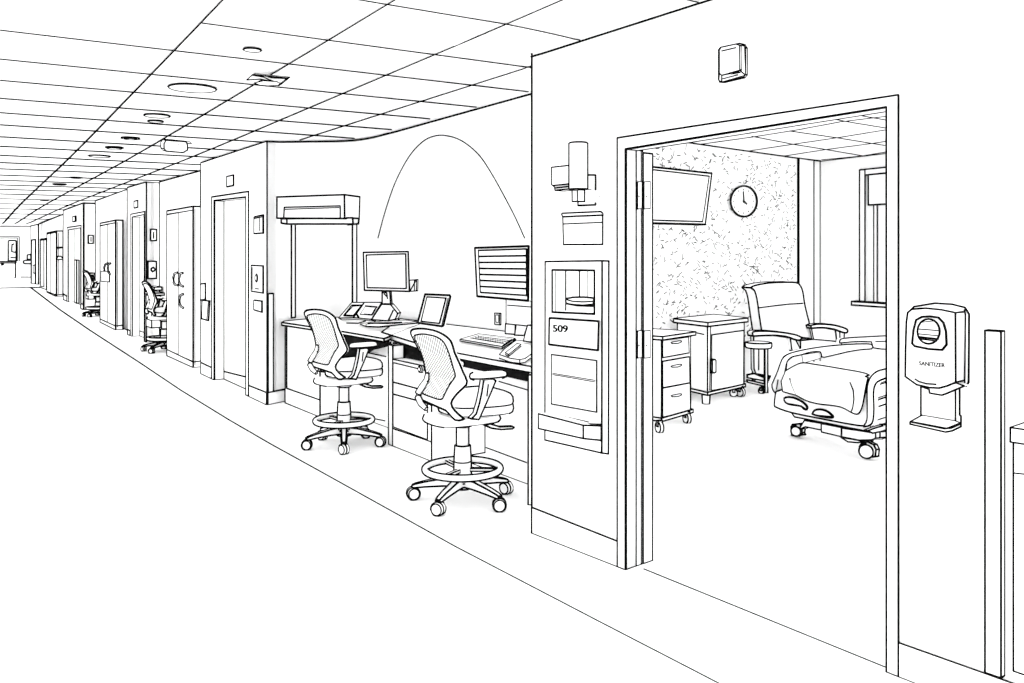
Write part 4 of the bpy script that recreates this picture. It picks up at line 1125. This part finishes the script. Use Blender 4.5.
m = M(); ov = [flo(c0-sv*.02+Sf.n*.015, .085), flo(c1_+sv*.02+Sf.n*.015, .085), flo(c1_+sv*.02+back_, .085), flo(c0-sv*.02+back_, .085)]
m.prism(ov, UP*.03); m.build('plinth', LAM, o, w=1.3)
for pts, hy in (([(111, 197), (236, 180), (239, 258), (111, 281)], 207), ([(111, 300), (240, 277), (242, 404), (111, 428)], 322), ([(111, 430), (243, 405), (245, 540), (111, 572)], 466)):
    m = M(); m.prism(Sf.hits(t4(pts), .008), -Sf.n*.008); d = m.build('drawer', LAM, o, w=1.1)
    m = M(); m.prism(Sf.hits(t4([(152, hy+2), (158, hy-2), (195, hy-9), (203, hy-7), (200, hy-1), (185, hy+5), (158, hy+6)]), .03), -Sf.n*.022, front=True); m.build('handle', METAL, d, w=.9)
def caster(par, p, r, yaw=.5, w=1.2, rt=None):
    m = M(); ax = V((math.cos(yaw), math.sin(yaw), 0)); t = rt or r*.7; m.lathe(p+UP*r - ax*t/2, [(0, 0), (r, 0), (r, t), (0, t)], ax, 20)
    m.box(p+UP*(r*1.2)-ax*t*.7-ax.cross(UP)*.012, ax*t*1.4, ax.cross(UP)*.024, UP*r*1.1)
    return m.build('caster', PLAS, par, w=w)
caster(o, ground(659.5, 432.5), .045, -.2); caster(o, ground(687, 423), .045, -.2)
caster(o, flo(c0+back_*.9), .045, .3); caster(o, flo(c1_+back_*.9), .045, .3)

c0 = level(707.5, 395, .1); c1_ = level(744, 386.6, .1)
o = thing('bedside_cabinet', 'white one-door bedside cabinet between the drawer cart and the recliner', 'cabinet', flo(c0))
Sf = Surf(c0, c1_); lft = cw(-.22, .44)
zt_ = Sf.hit(708.6, 322).z
m = M(); m.prism([flo(c0, .12), flo(c1_, .12), flo(c1_+lft, .12), flo(c0+lft, .12)], UP*(zt_-.16))
m.line(Sf.hits(t4([(345, 110), (340, 440)]), .002), 1.0)
SL = Surf(c0, c0+lft); m.line(SL.hits(t4([(258, 156), (312, 168)]), .002), 1.0)
m.build('carcass', LAM, o, w=1.3)
m = M(); m.line(Sf.hits(t4([(352, 170), (508, 148)]), .012), 1.1)
m.prism(Sf.hits(t4([(352, 172), (505, 150), (503, 412), (350, 440)]), .01), -Sf.n*.01); d = m.build('door', LAM, o, w=.6)
m = M(); m.prism(Sf.hits(t4([(353, 296), (358, 290), (366, 290), (370, 296), (370, 350), (364, 355), (356, 355), (353, 350)]), .03), -Sf.n*.02); m.build('handle', METAL, d, w=1.3)
sv = (c1_-c0).normalized(); lv = lft.normalized()
for za, zb2_, nm in ((zt_-.04, zt_, 'top'), (.1, .13, 'plinth')):
    ex = .035 if nm == 'top' else .012
    m = M(); m.prism([flo(c0-sv*ex-lv*ex, za), flo(c1_+sv*ex-lv*ex, za), flo(c1_+sv*ex+lft+lv*ex, za), flo(c0-sv*ex+lft+lv*ex, za)], UP*(zb2_-za)); m.build(nm, LAM, o, w=1.3)
m = M(); m.lathe(ground(706, 404), [(.0, 0), (.028, 0), (.034, .1), (0, .1)], UP, 16); m.build('foot', PLAS, o, w=1.3)
caster(o, ground(740.5, 396.5), .048, .1, w=1.1); caster(o, ground(733.5, 396.5), .04, .9, w=.9); caster(o, flo(c0+lft*.9), .045, .3)

# round side table
p5 = crop(735, 270, 5.256)
o = thing('side_table', 'round-topped side table with thin legs between bedside cabinet and recliner', 'table', ground(757, 393))
ctr = level(758.5, 343, .58)
m = M(); n_ = 40; rr = .13
m.lathe(ctr-UP*.05, [(0, 0), (rr*.93, 0), (rr, .02), (rr, .045), (rr*.96, .055), (0, .055)], UP, 36); m.build('table_top', LAM, o, w=1.3)
for xa, xb, yb in ((765, 767.8, 393), (753.2, 755, 383)):
    g0 = ground((xa+xb)/2, yb); m = M(); hw = (xb-xa)*.5*depth(g0)/FOC
    m.box(g0-cw(hw, 0), cw(2*hw, 0), cw(0, .03), UP*.515); m.build('leg', METAL, o, w=1.2)
m = M(); tb_ = Surf(ground(748, 392.5), ground(768, 392.5))
m.prism(tb_.hits(p5([(66, 552), (100, 545), (165, 570), (200, 572), (165, 585), (66, 566)])), -tb_.n*.03); m.prism(tb_.hits(p5([(66, 578), (160, 600), (160, 612), (66, 590)]), .01), -tb_.n*.03); m.build('base_bar', METAL, o, w=1.1)
caster(o, ground(761.5, 393.6), .03, .2)

# recliner
o = thing('recliner_chair', 'high-backed white recliner armchair under the papered wall, behind the bed', 'armchair', ground(795, 400))
BKs = Surf(cw((752-512)/FOC*9.68, 9.68), cw((815-512)/FOC*9.98, 9.98))
m = M(); bp = BKs.hits(p5(smooth([(140, 322), (128, 240), (115, 150), (102, 108), (85, 93), (110, 80), (180, 68), (250, 65), (320, 66), (342, 82), (356, 115), (366, 180), (388, 270), (413, 364)], 3)))
m.prism(bp, cw(-.075, .10, 0)); m.line(BKs.hits(p5([(125, 199), (200, 189), (280, 180), (356, 175)]), .003), 1.1)
m.build('backrest', FAB, o, w=1.4, crease=40)
def rpl(pts, off, t, name, w=1.3, mt=FAB, lines=()):
    m = M(); m.prism(BKs.hits(p5(pts), off), -BKs.n*t)
    for l in lines: m.line(BKs.hits(p5(l), off+.002), w*.9)
    return m.build(name, mt, o, w=w, crease=40)
rpl([(345, 372), (413, 363), (480, 368), (560, 380), (560, 425), (345, 425)], .03, .1, 'seat', 1.2)
rpl(smooth([(92, 332), (105, 323), (180, 322), (260, 330), (315, 340), (345, 352), (348, 362), (335, 369), (310, 364), (270, 350), (200, 343), (95, 347)], 3), .18, .09, 'arm_pad', 1.4, PLAS)
rpl([(98, 347), (200, 344), (290, 356), (300, 372), (304, 440), (260, 570), (215, 562), (150, 552), (110, 545), (100, 520)], .12, .05, 'side_panel', 1.2, FAB, [[(125, 400), (125, 525)]])
rpl([(290, 356), (318, 366), (345, 418), (300, 425)], .16, .06, 'arm_post', 1.2, PLAS, [])
rpl(smooth([(398, 292), (430, 285), (500, 287), (550, 297), (585, 310), (592, 322), (583, 330), (560, 326), (520, 311), (460, 303), (402, 306)], 3), .08, .08, 'arm_pad', 1.4, PLAS)
rpl([(528, 314), (575, 328), (572, 368), (535, 368)], .07, .05, 'arm_post', 1.2, PLAS, [[(550, 322), (552, 368)]])
rpl([(402, 306), (460, 303), (528, 316), (535, 375), (413, 364)], .06, .03, 'side_panel', 1.0, FAB)
rpl([(100, 548), (215, 566), (222, 585), (110, 570)], .08, .05, 'base', 1.3, METAL)

# hospital bed
b6 = crop(765, 330, 5.06)
BL, BR = cw((776-512)/FOC*7.2, 7.2), cw((870-512)/FOC*6.2, 6.2)
FB = Surf(BL, BR)
inn = -FB.n
o = thing('hospital_bed', 'hospital bed with draped blanket and handled footboard seen through the doorway', 'bed', (BL+BR)/2)
fo_ = smooth([(55, 312), (48, 375), (60, 392), (135, 418), (300, 452), (440, 478), (500, 484), (520, 470), (524, 440), (522, 300), (505, 330), (487, 392), (464, 412), (400, 382), (280, 362), (160, 318), (90, 300)], 3)
m = M(); m.prism(FB.hits(b6(fo_)), inn*.05); fbd = m.build('footboard', PLAS, o, w=1.4, crease=40)
for pts in ([(98, 345), (115, 340), (150, 345), (190, 365), (212, 388), (208, 402), (195, 398), (180, 385), (120, 375), (100, 360)], [(240, 425), (250, 408), (275, 402), (310, 410), (335, 428), (342, 442), (310, 442), (260, 432)]):
    m = M(); m.prism(FB.hits(b6(smooth(pts+pts[:1], 3)[:-1]), .008), inn*.008); h_ = m.build('grip_slot', PLAS, fbd, w=1.6)
m2 = None
m = M(); m.line(FB.hits(b6([(120, 372), (185, 385), (205, 400)]), .012), 1.0); m.line(FB.hits(b6([(250, 430), (335, 438)]), .012), 1.0)  # shadow gap of the grip slots, drawn as dark lines
m.prism(FB.hits(b6([(122, 374), (183, 386), (183, 388), (122, 376)]), .011), inn*.003); m.build('grip_shadow_line', PLAS, fbd, w=.8)
# corner bumper / rail of the near side (goes away to the right)
RS = Surf(BR, BR+inn)
m = M(); m.prism(FB.hits(b6(smooth([(500, 490), (530, 482), (546, 460), (551, 400), (549, 330), (553, 290), (570, 262), (620, 240), (650, 230)], 3) + smooth([(650, 190), (620, 195), (570, 208), (540, 232), (526, 258), (518, 300), (518, 400), (516, 455), (505, 478)], 3)), .03), inn*.04, front=True)
m.build('corner_rail', PLAS, o, w=1.3, crease=40)
for pts in ([(553, 370), (575, 352), (700, 310), (700, 345), (580, 385), (562, 388)], [(520, 510), (560, 495), (700, 455), (700, 490), (545, 522)]):
    m = M(); m.prism(RS.hits(b6(pts)), -RS.n*.03); m.build('side_rail', PLAS, o, w=1.3)
m = M(); m.prism(RS.hits(b6([(552, 285), (720, 228), (720, 480), (545, 500)]), -.03), -RS.n*.02); m.line(RS.hits(b6([(560, 282), (700, 238)]), -.028), 1.0); m.line(RS.hits(b6([(555, 460), (700, 412)]), -.028), 1.0); m.build('side_panel', PLAS, o, w=1.0)
# blanket: drape at the foot and the top running away
m = M()
drape = smooth([(90, 312), (125, 322), (160, 332), (210, 358), (270, 374), (340, 382), (390, 392), (435, 416), (462, 426), (480, 415), (495, 375), (510, 290), (522, 240)], 3)
ridge = smooth([(105, 208), (130, 192), (160, 176), (195, 166), (260, 175), (330, 186), (400, 198), (460, 208), (505, 218), (515, 222), (520, 224), (524, 226), (527, 228)], 3)
nD = len(drape)
low = FB.hits(b6(drape), .035)
hi_ = FB.hits(b6(ridge), -.03)
midr = [a_.lerp(b_, .5) + FB.n*.03 for a_, b_ in zip(low, hi_)]
m.grid([low, midr, hi_], sm=True)
m2_ = [p + inn*.9 + UP*.015 for p in hi_]; m3_ = [p + inn*1.75 + UP*.02 for p in hi_]
m.grid([hi_, m2_, m3_], sm=True, ci=False)
m.line(FB.hits(b6([(125, 245), (138, 285), (160, 330)]), .03), 1.1); m.line(FB.hits(b6([(430, 265), (446, 305), (450, 350), (444, 395), (435, 416)]), .035), 1.1)
m.build('blanket', FAB, o, w=1.2, contour=False, crease=400)
# mattress body
zL = FB.hit(*b6([(195, 166)])[0], -.03).z
m = M(); a0 = FB.foot(790, -.06); a1_ = FB.foot(866, -.06)
m.prism([flo(a0, .36), flo(a1_, .36), flo(a1_+inn*1.8, .36), flo(a0+inn*1.8, .36)], UP*(.16)); m.build('mattress', FAB, o, w=1.0)
# far side rails
LS = Surf(BL, BL+inn)
def lrail(pts, name, off=0, t=.04, w=1.4, lines=()):
    m = M(); m.prism(LS.hits(b6(pts), off), -LS.n*t, front=True)
    for l in lines: m.line(LS.hits(b6(l), off+.003), w*.85)
    return m.build(name, PLAS, o, w=w, crease=40)
ra = smooth([(35, 275), (48, 245), (65, 205), (85, 150), (110, 125), (160, 108), (240, 92), (330, 80), (420, 73), (500, 70), (540, 74), (540, 95), (500, 98), (420, 110), (300, 138), (286, 128), (278, 110), (230, 112), (185, 125), (140, 135), (118, 150), (106, 180), (95, 250), (85, 305), (65, 320), (45, 312), (36, 292)], 2)
lrail(ra, 'side_rail', .0, .05, 1.15, [[(66, 252), (58, 300)]])
lrail([(112, 160), (140, 136), (186, 126), (276, 112), (284, 142), (192, 168), (108, 208)], 'rail_infill', -.02, .02, .6, [[(186, 126), (193, 166)]])
lrail(smooth([(378, 66), (380, 50), (400, 42), (480, 36), (640, 28), (720, 24), (720, 90), (640, 98), (548, 90), (538, 60), (440, 60)], 2), 'head_rail', -.06, .04, 1.1, [[(560, 58), (700, 56)]])
# under-frame and wheels
m = M(); UFS = Surf(BL - FB.n*.12, BR - FB.n*.12)
m.prism(UFS.hits(b6([(135, 418), (150, 440), (300, 470), (500, 510), (560, 520), (620, 505), (620, 480), (500, 470)])), inn*.9); m.build('deck_frame', METAL, o, w=1.3)
m = M(); m.prism(UFS.hits(b6([(200, 458), (285, 472), (285, 506), (205, 490), (182, 500), (178, 492)]), .01), inn*.05); m.prism(UFS.hits(b6([(286, 474), (388, 494), (386, 540), (286, 516)]), .015), inn*.08)
m.prism(UFS.hits(b6([(386, 496), (560, 522), (560, 548), (540, 556), (480, 558), (386, 540)]), .01), inn*.1)
m.prism(UFS.hits(b6([(385, 543), (480, 560), (520, 562), (470, 570), (420, 566)]), .012), inn*.05)
m.prism(UFS.hits(b6([(560, 518), (582, 512), (582, 545), (562, 548)]), .02), inn*.05); m.prism(UFS.hits(b6([(583, 516), (640, 508), (640, 540), (583, 545)]), .0), inn*.05)
m.build('base_frame', METAL, o, w=1.2)
def bed_wheel(x, y, rpx, hood):
    m = M(); c_ = UFS.hit(*b6([(x, y)])[0], .0); r_ = rpx/5.06*depth(c_)/FOC
    ax = cw(-.55, -.83).normalized()
    c_.z = max(c_.z, r_)
    m.lathe(c_-ax*.02, [(0, 0), (r_, 0), (r_, .045), (r_*.66, .05), (0, .05)], ax, 24)
    m.prism(UFS.hits(b6(hood), -.01), inn*.03)
    m.build('caster', PLAS, o, w=1.4)
bed_wheel(515, 612, 34, [(478, 590), (490, 572), (520, 566), (550, 580), (562, 605), (558, 640), (520, 645), (530, 600)])
bed_wheel(160, 510, 24, [(132, 490), (140, 478), (175, 474), (190, 490), (185, 520), (190, 530), (160, 534), (135, 534)])
for k_ in (.15, .85):
    caster(o, flo(BL.lerp(BR, k_)+inn*1.7), .07, .3)

# ------------------------------------------------------------------ light: even daylight from the open side of the ward
wd = bpy.data.worlds.new('daylight'); scene.world = wd; wd.use_nodes = True
bg = wd.node_tree.nodes['Background']; bg.inputs['Color'].default_value = (1, 1, 1, 1); bg.inputs['Strength'].default_value = 1.0
scene.cycles.max_bounces = 48; scene.cycles.diffuse_bounces = 48
scene.cycles.use_adaptive_sampling = False
scene.view_settings.view_transform = 'Standard'; scene.view_settings.look = 'None'
scene.view_settings.exposure = 1.25; scene.view_settings.gamma = 1.0; scene.view_settings.use_curve_mapping = False

cam = bpy.data.cameras.new('camera'); co = bpy.data.objects.new('camera', cam); COL.objects.link(co)
cam.sensor_width = 36; cam.sensor_fit = 'HORIZONTAL'; cam.lens = FOC/1024*36
cam.shift_y = -(341.5-HOR)/1024; cam.clip_start = .05; cam.clip_end = 200
co.location = STAND; co.rotation_euler = (math.pi/2, 0, -YAW)
scene.camera = co
